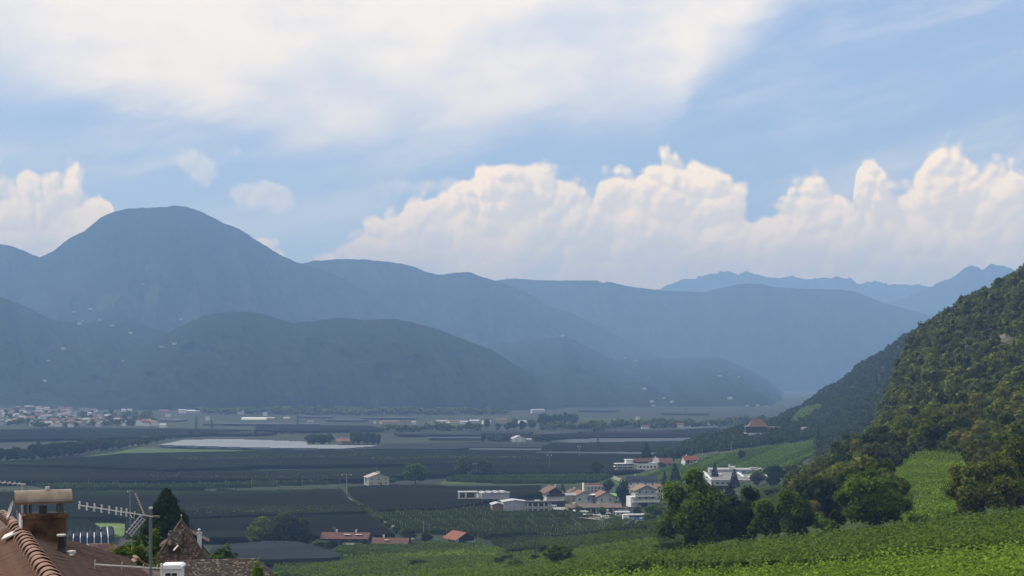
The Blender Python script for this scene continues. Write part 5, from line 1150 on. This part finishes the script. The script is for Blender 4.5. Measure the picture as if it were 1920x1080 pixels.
def pole(px, pyb, pyt, label, arm=3.0, heads=2, col=None, name='utility_pole'):
    p = hit(px, pyb); k = p[1]/F; h = (pyb-pyt)*k; e = empty(name, p, 0, label, 'pole'); col = col or M_metal
    MB().tube((0, 0, -.5), (0, 0, h), .22, .14, 8).obj('shaft', col, e)
    if heads:
        MB().box((0, 0, h*.97), (arm*2, .18, .18)).obj('crossarm', col, e)
        for s in ((-1, 1) if heads == 2 else (-1,)): MB().box((s*arm, 0, h*.97-.35), (.45, .3, .8)).obj('insulator', M_white, e)
pole(650,934,888,'slim utility pole beside the gravel track'); pole(893,893,868,'tall lamp mast beside the brownish trees',2.4); pole(872,894,880,'short lamp post left of the tall lamp mast',1.6,1)
pole(1030,884,852,'red brown mast in the dark net left of the villa',1.8,2,C('mast_rust',(.30,.14,.10))); pole(1086,862,836,'second thin mast in the dark nets behind the villa',1.4,2)
pole(1317,866,843,'thin pole on the vineyard slope beside the small white house',1,0); pole(1371,850,828,'thin pole on the skyline of the vineyard slope',1,0); pole(794,1016,976,'thin pole at the edge of the posted orchard',1,0); pole(1004,1056,1004,'dark thin pole in the lower vineyard',1,0,M_darkm); pole(798,1044,1016,'thin dark stake between the oblique vine rows',1,0,M_darkm)
pole(244,1000,918,'pale utility pole behind the antenna',1.2,1)
p = hit(1811, 668); e = empty('flag_on_pole', p, R(10), 'flag with blue, white and red bands among the hillside trees', 'flag')
k = p[1]/F; MB().tube((0, 0, 0), (0, 0, 27*k), .06, .05, 8).obj('pole', M_white, e)
for i, cc in enumerate(((.05, .10, .35), (.75, .75, .75), (.55, .04, .05))):
    mb = MB(); w0 = [0, 1.6, 5.2, 9.2][i]*k; w1 = [0, 1.6, 5.2, 9.2][i+1]*k
    for j in range(4):
        a0 = w0+(w1-w0)*j/4; a1 = w0+(w1-w0)*(j+1)/4; y0, y1 = .12*math.sin(a0*4), .12*math.sin(a1*4)
        mb.slab((a0, y0-.01, 26*k), (a1, y1-.01, 26*k), (a1, y1+.01, 26*k), (a0, y0+.01, 26*k), 6.5*k)
    mb.obj('flag_band', C('flag_%d' % i, cc), e)
# ================================================================== FOREGROUND ROOFS
def PT(px, py, Y): return (wx(px, Y), Y, zof(py, Y))
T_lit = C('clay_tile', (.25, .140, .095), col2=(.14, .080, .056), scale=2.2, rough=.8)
T_shaded_old = C('clay_tile_shaded_old', (.115, .073, .056), col2=(.06, .04, .031), scale=2.5, rough=.85)  # darker tile: near roof's shaded slope put into colour; also old brown roofs
M_render = mat('chimney_render', (.135, .075, .042), .9, (.028, .019, .015), 2.6, .4, .1, detail=8)
M_hood = mat('hood_metal', (.27, .215, .165), .36, (.18, .14, .11), 3, 0, .5, metal=.75)
M_lead = mat('lead_flashing', (.55, .53, .50), .6, (.40, .38, .36), 6, .3, .3)
M_black = mat('black_pipe', (.018, .018, .02), .45)
LRZ = R(23.05)
O = (-9.57, 28.0, 76.54)
hs_ = empty('tiled_house', (O[0], O[1], O[2]-8.5), LRZ, 'nearest house with ridged clay tile roof at the lower frame edge', 'house')
def loc(px, py, Y):   # world pixel point -> house frame
    x, y, z = PT(px, py, Y); dx_, dy_ = x-O[0], y-O[1]; c_, s_ = math.cos(LRZ), math.sin(LRZ)
    return (dx_*c_+dy_*s_, -dx_*s_+dy_*c_, z-O[2]+8.5)
Z0 = 8.5
pa, pb_ = math.tan(R(30)), math.tan(R(20)); y0, y1 = -5.4, 5.0
MB().prism([(-5.2, 0-1), (6.4, -1), (6.4, Z0-6.6*pb_-.3), (0, Z0-.35), (-5.2, Z0-5.4*pa-.3)], 'y', y0+.4, y1-.4).obj('wall', C('plaster_cream', (.56, .50, .40)), hs_)
def tile_mesh(w, L, mt, ribs=3, amp=.04):
    n = ribs*6; mb = MB(); top = []; V = []
    for i in range(n+1):
        t = i/n; z = amp*max(0, math.cos(t*ribs*2*math.pi))**.6
        V.append((t*w, 0, z)); V.append((t*w, L*1.06, z-.022)); V.append((t*w, 0, z-.022))
    f = [(3*i, 3*i+3, 3*i+4, 3*i+1) for i in range(n)]+[(3*i+2, 3*i+5, 3*i+3, 3*i) for i in range(n)]
    return MB().add(V, f).mesh('tile', mt)
def roof_slope(side, pitch, mt, rowsn, cols, label):
    """plate plus separate tiles; side -1: falls to local -x, +1: to +x"""
    down = rowsn*.34; ca = math.cos(math.atan(pitch)); sl = MB(); d = down*ca; drop = d*pitch
    if side < 0: sl.slab((-5.6, y1, Z0-5.6*pitch-.06), (-5.6, y0, Z0-5.6*pitch-.06), (0, y0, Z0-.06), (0, y1, Z0-.06), .22)
    else: sl.slab((6.6, y0, Z0-6.6*pitch-.06), (6.6, y1, Z0-6.6*pitch-.06), (0, y1, Z0-.06), (0, y0, Z0-.06), .22)
    s = sl.obj('roof_slope', mt, hs_, label=label)
    w = (y1-y0)/cols; tm = tile_mesh(w*.985, .34, mt, ribs=3 if side < 0 else 2)
    for r in range(rowsn):
        for c in range(cols):
            x = side*(r+1)*.34*ca; o = link('tile', tm, s)
            yy = y0+c*w
            if side < 0: o.location = (x, yy+w, Z0-abs(x)*pitch+.02); o.rotation_euler = (math.atan(pitch), 0, R(-90))
            else: o.location = (x, yy, Z0-abs(x)*pitch+.02); o.rotation_euler = (math.atan(pitch), 0, R(90))
            o.rotation_euler[0] += random.uniform(-.012, .004); o.location[2] += random.uniform(0, .006)
    return s
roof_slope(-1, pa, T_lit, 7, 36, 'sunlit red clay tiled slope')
roof_slope(1, pb_, T_shaded_old, 8, 34, 'brown slope with shade in its colour behind the ridge tiles')
# ridge caps: half round, each lapping over the next
pr = [(.165*math.cos(math.pi*i/10), .145*math.sin(math.pi*i/10)) for i in range(11)]
V = []
for t, s in ((0, 1.18), (.07, 1.26), (.08, 1.06), (.68, .80)):
    V += [(p[0]*s, t, p[1]*s) for p in pr]
Fq = [(j*11+i, j*11+i+1, (j+1)*11+i+1, (j+1)*11+i) for j in range(3) for i in range(10)]
cap = MB().add(V, Fq).add([(p[0], 0, p[1]) for p in pr], [tuple(range(11))[::-1]]).mesh('ridge_tile', T_lit)
for i in range(18):
    o = link('ridge_tile', cap, hs_, (0, y0+i*.575, Z0-.02+random.uniform(0, .012))); o.rotation_euler = (R(2.5), 0, random.uniform(-.03, .03))
# chimney
cb = loc(82, 1000, 31)
ch = MB().box((cb[0], cb[1], Z0-.45), (.90, .62, 1.75)).box((cb[0], cb[1], Z0+.39), (.98, .70, .08)).obj('chimney', M_render, hs_)
MB().box((cb[0]-.48, cb[1], Z0-.25), (.035, .70, 1.35)).box((cb[0]-.12-.45, cb[1]-.32, Z0-.42), (.3, .04, .25)).obj('pale_plate', M_lead, ch)  # pale plate over the chimney's left face, small pale piece at its foot
for sx in (-.38, -.28, .30, .38):
    for sy in (-.24, .24): MB().box((cb[0]+sx, cb[1]+sy, Z0+.57), (.03, .03, .30)).obj('cap_post', M_darkm, ch)
hp = [(.29*math.cos(math.pi*(i/16)*1.16-.25), .235*math.sin(math.pi*(i/16)*1.16-.25)) for i in range(17)]; hp2 = [(p[0]*.96, p[1]*.96) for p in hp[::-1]]
MB().prism([(cb[1]+p[0], Z0+.72+p[1]) for p in hp+hp2], 'x', cb[0]-.62, cb[0]+.58).obj('chimney_hood', M_hood, ch, smooth=False)
MB().tube((cb[0]+.08, cb[1], Z0+.93), (cb[0]+.08, cb[1], Z0+1.02), .05, .05, 10).obj('hood_knob', M_lead, ch)
MB().box((cb[0]-.02, cb[1]+.05, Z0+.5), (.16, .3, .2)).obj('flue', M_darkm, ch)
# vent pipe
v = loc(115, 1032, 29.2)
vp = MB().tube((v[0], v[1], v[2]-.35), (v[0], v[1], v[2]+.30), .075, .075, 14).tube((v[0], v[1], v[2]-.25), (v[0], v[1], v[2]+.06), .17, .08, 14).obj('vent_pipe', M_black, hs_)
MB().tube((v[0], v[1], v[2]+.30), (v[0], v[1], v[2]+.335), .092, .092, 14).obj('pipe_collar', M_lead, vp)
fl = MB().box((v[0]-.16, v[1]-.1, v[2]-.07), (.22, .20, .07), .4).box((v[0]+.12, v[1]-.12, v[2]-.13), (.16, .24, .08), -.5).box((v[0]+.2, v[1]+.1, v[2]-.06), (.20, .12, .06), .9); fl.obj('lead_flashing', M_lead, vp)
fs = loc(24, 1003, 30.5); MB().slab((fs[0]-.25, fs[1]-.2, fs[2]-.06), (fs[0]+.1, fs[1]-.25, fs[2]+.09), (fs[0]+.2, fs[1]+.3, fs[2]+.13), (fs[0]-.15, fs[1]+.3, fs[2]-.02), .03).obj('flashing_sheet', M_lead, hs_)
# roof of the next house, a sliver at the frame edge
nb = empty('neighbouring_house', PT(-40, 1010, 38), R(20), 'sliver of a neighbouring tiled roof left of the chimney at the frame edge', 'house')
def rel(o, p):
    dx_, dy_ = p[0]-o.location[0], p[1]-o.location[1]; a = o.rotation_euler[2]; return (dx_*math.cos(a)+dy_*math.sin(a), -dx_*math.sin(a)+dy_*math.cos(a), p[2]-o.location[2])
MB().slab(rel(nb, PT(-120, 1040, 35)), rel(nb, PT(34, 992, 36)), rel(nb, PT(4, 964, 39)), rel(nb, PT(-120, 966, 39)), .15).obj('roof', T_shaded_old, nb)
for i in range(9):
    a = rel(nb, PT(4+30*i/9, 966+26*i/9, 39-3*i/9)); MB().prism([(p[0]*.9, p[1]*.9) for p in pr], 'y', -.22, .22).obj('ridge_tile', T_lit, nb, loc=a, rz=R(-5))
MB().box((-1.5, 2, -4.5), (5, 5, 6)).obj('wall', W_beige, nb)
# dish, antennas
def dish(p, r, az_, el_, label, mt, mast=.5):
    e = empty('satellite_dish', p, az_, label, 'satellite dish'); mb = MB(); n_, m_ = 14, 5; V = []; 
    for i in range(m_+1):
        q = i/m_*r
        for k in range(n_): V.append((q*math.cos(k*2*math.pi/n_), -.25*r+q*q/r*-.28*-1*-1+.0, q*math.sin(k*2*math.pi/n_)))
    f = [(i*n_+k, i*n_+(k+1) % n_, (i+1)*n_+(k+1) % n_, (i+1)*n_+k) for i in range(m_) for k in range(n_)]
    V2_ = [(a, b+.02, c) for a, b, c in V]; nn = len(V)
    mb.add(V+V2_, f+[tuple(x+nn for x in q[::-1]) for q in f]); o = mb.obj('reflector', mt, e); o.rotation_euler = (el_, 0, 0)
    MB().tube((0, .03, 0), (0, .12, -mast), .02, .02, 8).obj('mast', M_metal, e); MB().bar((0, -.1, -r*.9), (0, -r*1.25, -.05), .018).box((0, -r*1.28, 0), (.05, .08, .05)).obj('feed_arm', M_metal, e)
M_dish = C('dish_grey', (.33, .33, .34), rough=.5)
dish(PT(28, 958, 31.6), .215, R(-62), R(-18), 'grey satellite dish seen edge on, left of the hooded chimney', M_dish)
dish(PT(217, 1036, 150), .36, R(-60), R(-10), 'small pale satellite dish on the light tiled roof', M_dish, .8)
YA = 24.0
mb_ = PT(282.5, 952, YA); e = empty('television_antenna', (mb_[0], mb_[1], 73.0), 0, 'tall mast with two yagi antennas and angled reflector grids', 'antenna')
def A(px, py, dY=0.0): q = PT(px, py, YA+dY); return (q[0]-mb_[0], q[1]-mb_[1], q[2]-73.0)
M_alu = mat('aluminium', (.60, .59, .57), .4, (.48, .47, .45), 8, 0, .5, metal=.5)
t_ = A(282.5, 954); MB().tube((0, 0, 0), t_, .029, .029, 14).obj('mast', mat('mast_grey', (.12, .14, .155), .5), e); MB().tube(t_, (0, 0, t_[2]+.03), .035, .035, 12).obj('mast_cap', M_alu, e)
b0, b1 = A(147, 947, -.5), A(290, 969, 0); bm = MB().bar(b0, b1, .018).obj('boom', M_alu, e)
for px in (149, 163, 176.5, 190, 204, 217.5, 226.5, 236.5):
    t = (px-147)/143; c_ = np.array(b0)*(1-t)+np.array(b1)*t
    MB().bar(c_-(-.037, .14, -.016), c_+(-.037, .14, -.016), .010).bar(c_+(-.006, -.02, -.055), c_+(.006, .02, .055), .016).box(tuple(c_+(0, 0, .055)), (.024, .024, .022)).box(tuple(c_-(0, 0, .055)), (.024, .024, .022)).box(tuple(c_), (.03, .03, .04)).obj('director', M_alu, e)
c_ = np.array(A(251, 965, -.1)); MB().box(tuple(c_), (.11, .06, .07)).obj('dipole_box', M_black, e); MB().bar(c_+(.02, -.08, -.06), c_+(.05, -.12, .07), .012).bar(c_+(-.05, -.1, .06), c_+(.0, -.1, -.05), .012).obj('dipole', M_alu, e)
MB().tube(A(262, 966), A(299, 969), .02, .02, 8).obj('mast_clamp', mat('clamp_brass', (.16, .14, .08), .5), e)
def grid(name, p, q, w, nr, col2):
    p, q, w = np.array(p), np.array(q), np.array(w); mb = MB()
    for s in (-1, 0, 1): mb.bar(p+w*s, q+w*s, .010)
    for i in range(nr):
        c_ = p+(q-p)*i/(nr-1); mb.bar(c_-w*1.05, c_+w*1.05, .012)
    mb.obj(name, M_alu, e)
    m2 = MB()
    for i in range(nr):
        c_ = p+(q-p)*i/(nr-1); m2.box(tuple(c_-w*1.05), (.022, .022, .022)); m2.box(tuple(c_+w*1.05), (.022, .022, .022))
    m2.obj('rod_end', col2, e)
M_copper = mat('rod_copper', (.42, .20, .12), .5)
grid('reflector_grid', A(254, 926, -.05), A(270, 964, 0), (-.068, .25, -.03), 9, M_copper); grid('reflector_grid', A(267, 971, 0), A(242, 1001, -.05), (-.022, .22, -.057), 6, M_alu)
c0, c1 = A(177, 1058, -.3), A(306, 1066, .05); MB().bar(c0, c1, .020).obj('boom', M_alu, e)
for px, hh in ((178, .075), (228, .065), (268, .06), (294, .06), (302, .085)):
    t = (px-177)/129; c_ = np.array(c0)*(1-t)+np.array(c1)*t; MB().bar(c_+(-.010, .02, -hh), c_+(.010, -.02, hh), .014).bar(c_-(-.026, .1, -.014), c_+(-.026, .1, -.014), .010).obj('director', M_alu, e)
MB().box(A(303, 1068), (.04, .04, .2)).obj('clamp', M_alu, e)
p = PT(41.5, 908, 34); e2 = empty('television_antenna', (p[0], p[1], 75.2), 0, 'far small antenna with thin boom left of the hooded chimney', 'antenna')
MB().tube((0, 0, 0), (0, 0, p[2]-75.2), .022, .022, 8).obj('mast', M_metal, e2); q = PT(-25, 902, 33.4); MB().bar((q[0]-p[0], q[1]-p[1], q[2]-75.2), (.03, 0, p[2]-75.2+.0), .02).obj('boom', M_alu, e2)
for i in range(6):
    t = .2+i*.14; c_ = np.array((q[0]-p[0], q[1]-p[1], q[2]-75.2))*(1-t)+np.array((0, 0, p[2]-75.2))*t; MB().bar(c_-(0, .1, .03), c_+(0, .1, .03), .012).obj('director', M_alu, e2)
MB().box((.02, 0, p[2]-75.2), (.12, .04, .04)).obj('clamp', M_lead, e2)
# white lantern chimney
p = PT(324, 1066, 26); e3 = empty('chimney', (p[0], p[1], 70.5), R(4), 'white box shaped chimney top with small square openings beside the mast', 'chimney'); zz = lambda py: zof(py, 26)-70.5
MB().box((0, 0, (zz(1063))/2), (.36, .36, zz(1063))).obj('shaft', W_white, e3)
MB().prism([(-.20, zz(1064)), (.20, zz(1064)), (.205, zz(1060)), (.16, zz(1056.5)), (-.17, zz(1057)), (-.20, zz(1061))], 'y', -.22, .22).obj('cap', M_white, e3)
for i in range(2):
    for j in range(2): MB().box((-.055+.115*i, -.185, zz(1074.5+6.2*j)), (.09, .03, .05)).obj('opening', M_glass, e3)
# tiled gabled chimney cap
p = PT(256, 1060, 38); e4 = empty('chimney', (p[0], p[1], 70.0), R(25), 'brown chimney with small gabled clay tile cap left of the mast', 'chimney'); zz = lambda py: zof(py, 38)-70
MB().box((0, 0, zz(1072)/2), (.34, .34, zz(1072))).obj('shaft', M_render, e4)
for s in (-.15, .15): MB().box((s, 0, (zz(1072)+zz(1058))/2), (.05, .32, zz(1058)-zz(1072)+.04)).obj('cap_pier', M_render, e4)
for s in (-1, 1):
    for j in range(4):
        y_ = -.27+j*.135; MB().slab((s*.33, y_, zz(1061)), (s*.33, y_+.13, zz(1061)), (0, y_+.13, zz(1046)), (0, y_, zz(1046)), .03).obj('tile', T_lit, e4) if s > 0 else MB().slab((s*.33, y_+.13, zz(1061)), (s*.33, y_, zz(1061)), (0, y_, zz(1046)), (0, y_+.13, zz(1046)), .03).obj('tile', T_lit, e4)
MB().prism([(.06*math.cos(math.pi*i/6), zz(1046)+.05*math.sin(math.pi*i/6)) for i in range(7)], 'y', -.28, .28).obj('ridge_tile', T_lit, e4)
# birdhouse
p = PT(334, 1056, 60); e5 = empty('birdhouse', (p[0], p[1], 71.0), R(20), 'small gabled birdhouse on a thin post before the tower roof', 'birdhouse'); zz = lambda py: zof(py, 60)-71
MB().box((0, 0, zz(1030)/2), (.07, .07, abs(zz(1030)))).obj('post', M_bark, e5); e5.location[2] = zof(1080, 60)-2; zz = lambda py: zof(py, 60)-e5.location[2]
for c in list(e5.children): bpy.data.objects.remove(c)
MB().box((0, 0, zz(1036)/2), (.09, .09, zz(1036))).obj('post', M_bark, e5); MB().prism([(-.11, zz(1037)), (.11, zz(1037)), (.11, zz(1028)), (0, zz(1023)), (-.11, zz(1028))], 'y', -.12, .12).obj('box', M_bark, e5)
for s in (-1, 1): MB().slab(*([(s*.19, -.18, zz(1031)), (s*.19, .18, zz(1031)), (0, .18, zz(1022)), (0, -.18, zz(1022))] if s > 0 else [(s*.19, .18, zz(1031)), (s*.19, -.18, zz(1031)), (0, -.18, zz(1022)), (0, .18, zz(1022))]), .02).obj('roof', C('shingle_pale', (.40, .36, .30)), e5)
# ---- small tiles as joined pieces
def tilecol(name, c1, c2, c3):
    m = bpy.data.materials.new(name); m.use_nodes = True; m.node_tree.nodes.clear(); t = NT(m.node_tree)
    a = t.n.new('ShaderNodeAttribute'); a.attribute_name = 'tint'; f = a.outputs['Fac']
    c = t.mix(t.ss(f, .2, .7), c1, c2); c = t.mix(t.ss(f, .80, .95), c, c3)
    b = t.n.new('ShaderNodeBsdfPrincipled'); b.inputs['Roughness'].default_value = .85; t.put(b.inputs['Base Color'], c); o = t.n.new('ShaderNodeOutputMaterial'); t.l.new(b.outputs[0], o.inputs[0]); return m
TL_tower = tilecol('tower_tiles', (.06, .033, .026), (.13, .072, .055), (.22, .15, .115)); TL_brown = tilecol('mossy_tiles', (.045, .033, .027), (.105, .078, .060), (.26, .21, .165))
def tiles(parent, a, b, c, d, tw, tl, mt, seed=1):
    """a, b: eave ends; d, c: top ends (may coincide). rows of small lapped tiles in the parent's frame"""
    a, b, c, d = map(lambda q: np.array(q, float), (a, b, c, d)); rg = np.random.default_rng(seed); H_ = np.linalg.norm((c+d)/2-(a+b)/2); nr = max(2, int(H_/tl)); nrm = np.cross(b-a, d-a); nrm /= np.linalg.norm(nrm)
    if nrm[2] < 0: nrm = -nrm
    V = []; Fq = []; tt = []
    for r in range(nr):
        p, q = a+(d-a)*r/nr, b+(c-b)*r/nr; p2, q2 = a+(d-a)*(r+1.1)/nr, b+(c-b)*(r+1.1)/nr; L = np.linalg.norm(q-p); n_ = int(L/tw)
        if n_ < 1: continue
        up = (d+c-a-b)/2/nr*1.1; u = (q-p)/L; off = (r % 2)*.5
        for i in range(n_):
            x = (i+off*.98)/n_*L
            if x+tw > L*1.001: continue
            s = p+u*x; w = u*tw*.93; h = nrm*(.035+rg.uniform(0, .02)); k = len(V); up_ = up
            V += [s+h, s+w+h+nrm*rg.uniform(-.008, .012), s+w+up_+nrm*.006, s+up_+nrm*.006, s, s+w]; Fq += [(k, k+1, k+2, k+3), (k+4, k+5, k+1, k)]; tt += [rg.uniform(0, 1)]*6
    o = link('tile_course', npmesh('tile_course', np.array(V), np.array(Fq), mt, False, tt), parent); o['kind'] = 'stuff'; return o
# tower
YT = 130.0; k = YT/F; p = PT(340, 1047, YT); tw_ = empty('tower_house', (p[0], p[1], p[2]-8), R(12), 'old house with steep pyramid roof of brown tiles and a small dormer', 'house'); hw = 49*k; hz_ = 71*k
MB().box((0, 0, 3.5), (hw*1.7, hw*1.7, 9)).obj('wall', W_beige, tw_)
ap = (0, 0, 8+hz_); cs = [(-hw, -hw, 8), (hw, -hw, 8), (hw, hw, 8), (-hw, hw, 8)]
rf = MB().add(cs+[ap], [(0,1,4), (1,2,4), (2,3,4), (3,0,4), (3,2,1,0)]).obj('roof', T_shaded_old, tw_)
for i in range(4): tiles(rf, cs[i], cs[(i+1) % 4], ap, ap, .17, .22, TL_tower, i+1)
for i in range(4):
    a = np.array(cs[i])*1.0; MB().bar(tuple(a+(0, 0, .05)), (0, 0, 8+hz_+.06), .16, .12).obj('hip_cap', T_shaded_old, rf)
MB().tube((0, 0, 8+hz_-.05), (0, 0, 8+hz_+.5), .03, .02, 8).lathe([(.01, 8+hz_+.38), (.07, 8+hz_+.44), (.07, 8+hz_+.50), (.01, 8+hz_+.56)], 10).obj('finial', M_metal, rf)
dz_ = 8+hz_*.44; yd = -hw*.60; dm = MB().box((-hw*.22, yd-.05, dz_-.35), (1.15, 1.0, .8)).obj('dormer', W_dark, rf)
ta, tb, tc_, td = (-hw*.22-.68, yd-.95, dz_+.02), (-hw*.22+.68, yd-.95, dz_+.02), (-hw*.22+.60, yd+.55, dz_+1.15), (-hw*.22-.60, yd+.55, dz_+1.15)
MB().slab(ta, tb, tc_, td, .08).obj('dormer_roof', T_shaded_old, rf); tiles(rf, ta, tb, tc_, td, .17, .20, TL_brown, 9)
r_ = MB(); r_.slab((-hw*1.25, hw*.1, 8.2), (-hw*.3, hw*.1, 8+hz_*.62), (-hw*.3, hw*1.2, 8+hz_*.62), (-hw*1.25, hw*1.2, 8.2), .12); r_.slab((hw*.1, hw*.2, 8+hz_*.75), (hw*1.05, hw*.2, 8+hz_*.40), (hw*1.05, hw*1.3, 8+hz_*.40), (hw*.1, hw*1.3, 8+hz_*.75), .12); r_.obj('wing_roof', T_shaded_old, tw_)
cx_ = 33*k; cc = MB().box((cx_, -.2, 8+hz_*.30), (.40, .40, 2.4)).obj('chimney', W_white, tw_); MB().box((cx_, -.2, 8+hz_*.30+1.27), (.5, .5, .14)).obj('cap', W_conc, cc); MB().lathe([(.09, 0), (.09, .25), (.16, .27), (.02, .42)], 10, (cx_, -.2, 8+hz_*.30+1.3)).obj('cowl', M_metal, cc)
# long brown roof
YB = 95.0; k = YB/F; p = PT(430, 1090, YB); br = empty('brown_roofed_house', (p[0], p[1], p[2]-5), R(-3), 'low house with weathered brown tile roof at the bottom frame edge', 'house')
def Bq(px, py, dY): q = PT(px, py, YB+dY); return rel(br, q)
E0, E1, R1, R0 = Bq(325, 1112, -2.5), Bq(545, 1108, -2.5), Bq(478, 1047, 2.2), Bq(344, 1051, 2.2); E2, E3 = Bq(540, 1090, 7), Bq(335, 1094, 7)
rf = MB().add([E0, E1, R1, R0, E2, E3], [(0,1,2,3), (1,4,2), (4,5,3,2), (5,0,3)]).obj('roof', T_shaded_old, br); tiles(rf, E0, E1, R1, R0, .15, .19, TL_brown, 21); tiles(rf, E1, E2, R1, R1, .16, .19, TL_brown, 22)
MB().box((-.2, 3.0, -.5), (5.2, 4.5, 7.5)).obj('wall', W_beige, br)
hero('creeper', 50, 502, 1110, 1046, 90, L_vine, 'green creeper spilling over the right end of the brown roof', n=1500, leaf=.10, Y=93, lobes=12, z0=.3, cat='creeper')
hero('bush', 51, 352, 1110, 1062, 60, L_vine, 'bright small bush at the left end of the brown roof', n=900, leaf=.07, Y=80, lobes=8, z0=.3, cat='bush')
# roofs lower down the slope
def roofhouse(label, Y, ridge, eave, mt, tm, wall=W_beige):
    c = [PT(*q, Y+dY) for q, dY in ((eave[0], 0), (eave[1], 0), (ridge[1], 4), (ridge[0], 4))]; m_ = np.mean(c, 0); h0 = gz(m_[0], m_[1]); o = empty('village_house', (m_[0], m_[1], h0), 0, label, 'house')
    L = [rel(o, q) for q in c]; bk = [(L[1][0]+.3, L[1][1]+8, L[1][2]), (L[0][0]-.3, L[0][1]+8, L[0][2])]
    r = MB().add([L[0], L[1], L[2], L[3], bk[0], bk[1]], [(0,1,2,3), (4,5,3,2), (1,4,2), (5,0,3)]).obj('roof', mt, o); tiles(r, L[0], L[1], L[2], L[3], .3, .35, tm, 31)
    x0, x1 = min(q[0] for q in L)+.6, max(q[0] for q in L)-.6; zt = min(L[0][2], L[1][2])-.1; MB().box(((x0+x1)/2, L[0][1]+4, (zt-1)/2), (x1-x0, 6.8, zt+1)).obj('wall', wall, o); return o
TL_red = tilecol('red_tiles', (.09, .04, .033), (.155, .07, .055), (.22, .13, .10)); TL_tan = tilecol('tan_tiles', (.09, .058, .04), (.17, .115, .08), (.25, .19, .15))
o = roofhouse('dull red tiled roof below the dark tunnels, left of the light tiled roof', 210, [(166,1019),(206,1019)], [(150,1044),(226,1044)], R_maroon, TL_red); MB().box((-2.2, 1, 10.0), (.5, .5, 1.2)).obj('chimney', W_conc, o).location = (0, 0, 0)
roofhouse('light brown tiled roof with pale satellite dish beside the leafy tree', 152, [(236,1027),(268,1027)], [(182,1053),(262,1053)], T_shaded_old, TL_tan)
b, r, (w, d, h, q) = simple('small_house', 'small house with purple grey roof left of the tall dark conifer', 246, 1026, 40, 26, 8, 15, 10, 'x', W_white, C('roof_purple_grey', (.16, .13, .14)), 2, 1, 1, 0, Y=640)
# net tunnels
te = empty('net_tunnel', flat(168, 1020), R(16.7), 'dark net tunnels with six white ribs below the field nets', 'greenhouse')
x0 = wx(124, 668)-te.location[0]; x1 = wx(212, 668)-te.location[0]
for i in range(7):
    xa = x0+(x1-x0)*i/7; xb = x0+(x1-x0)*(i+1)/7; c_ = [(xa+(xb-xa)*t/6, 3.0+1.0*math.sin(math.pi*t/6)) for t in range(7)]
    V = [(a, y_, z_) for y_ in (0, 42) for a, z_ in c_]+[(xa, 0, 0), (xb, 0, 0)]
    MB().add(V, [(j, j+1, j+8, j+7) for j in range(6)]+[tuple(range(7))[::-1]+(14, 15)]).obj('net_cover', N_mid, te)
    if i: MB().bar((xa, -.1, 3.0), (xa, 42, 3.1), .5, .25).bar((xa, -.12, 0), (xa, -.12, 3.0), .35).obj('rib', M_white, te)
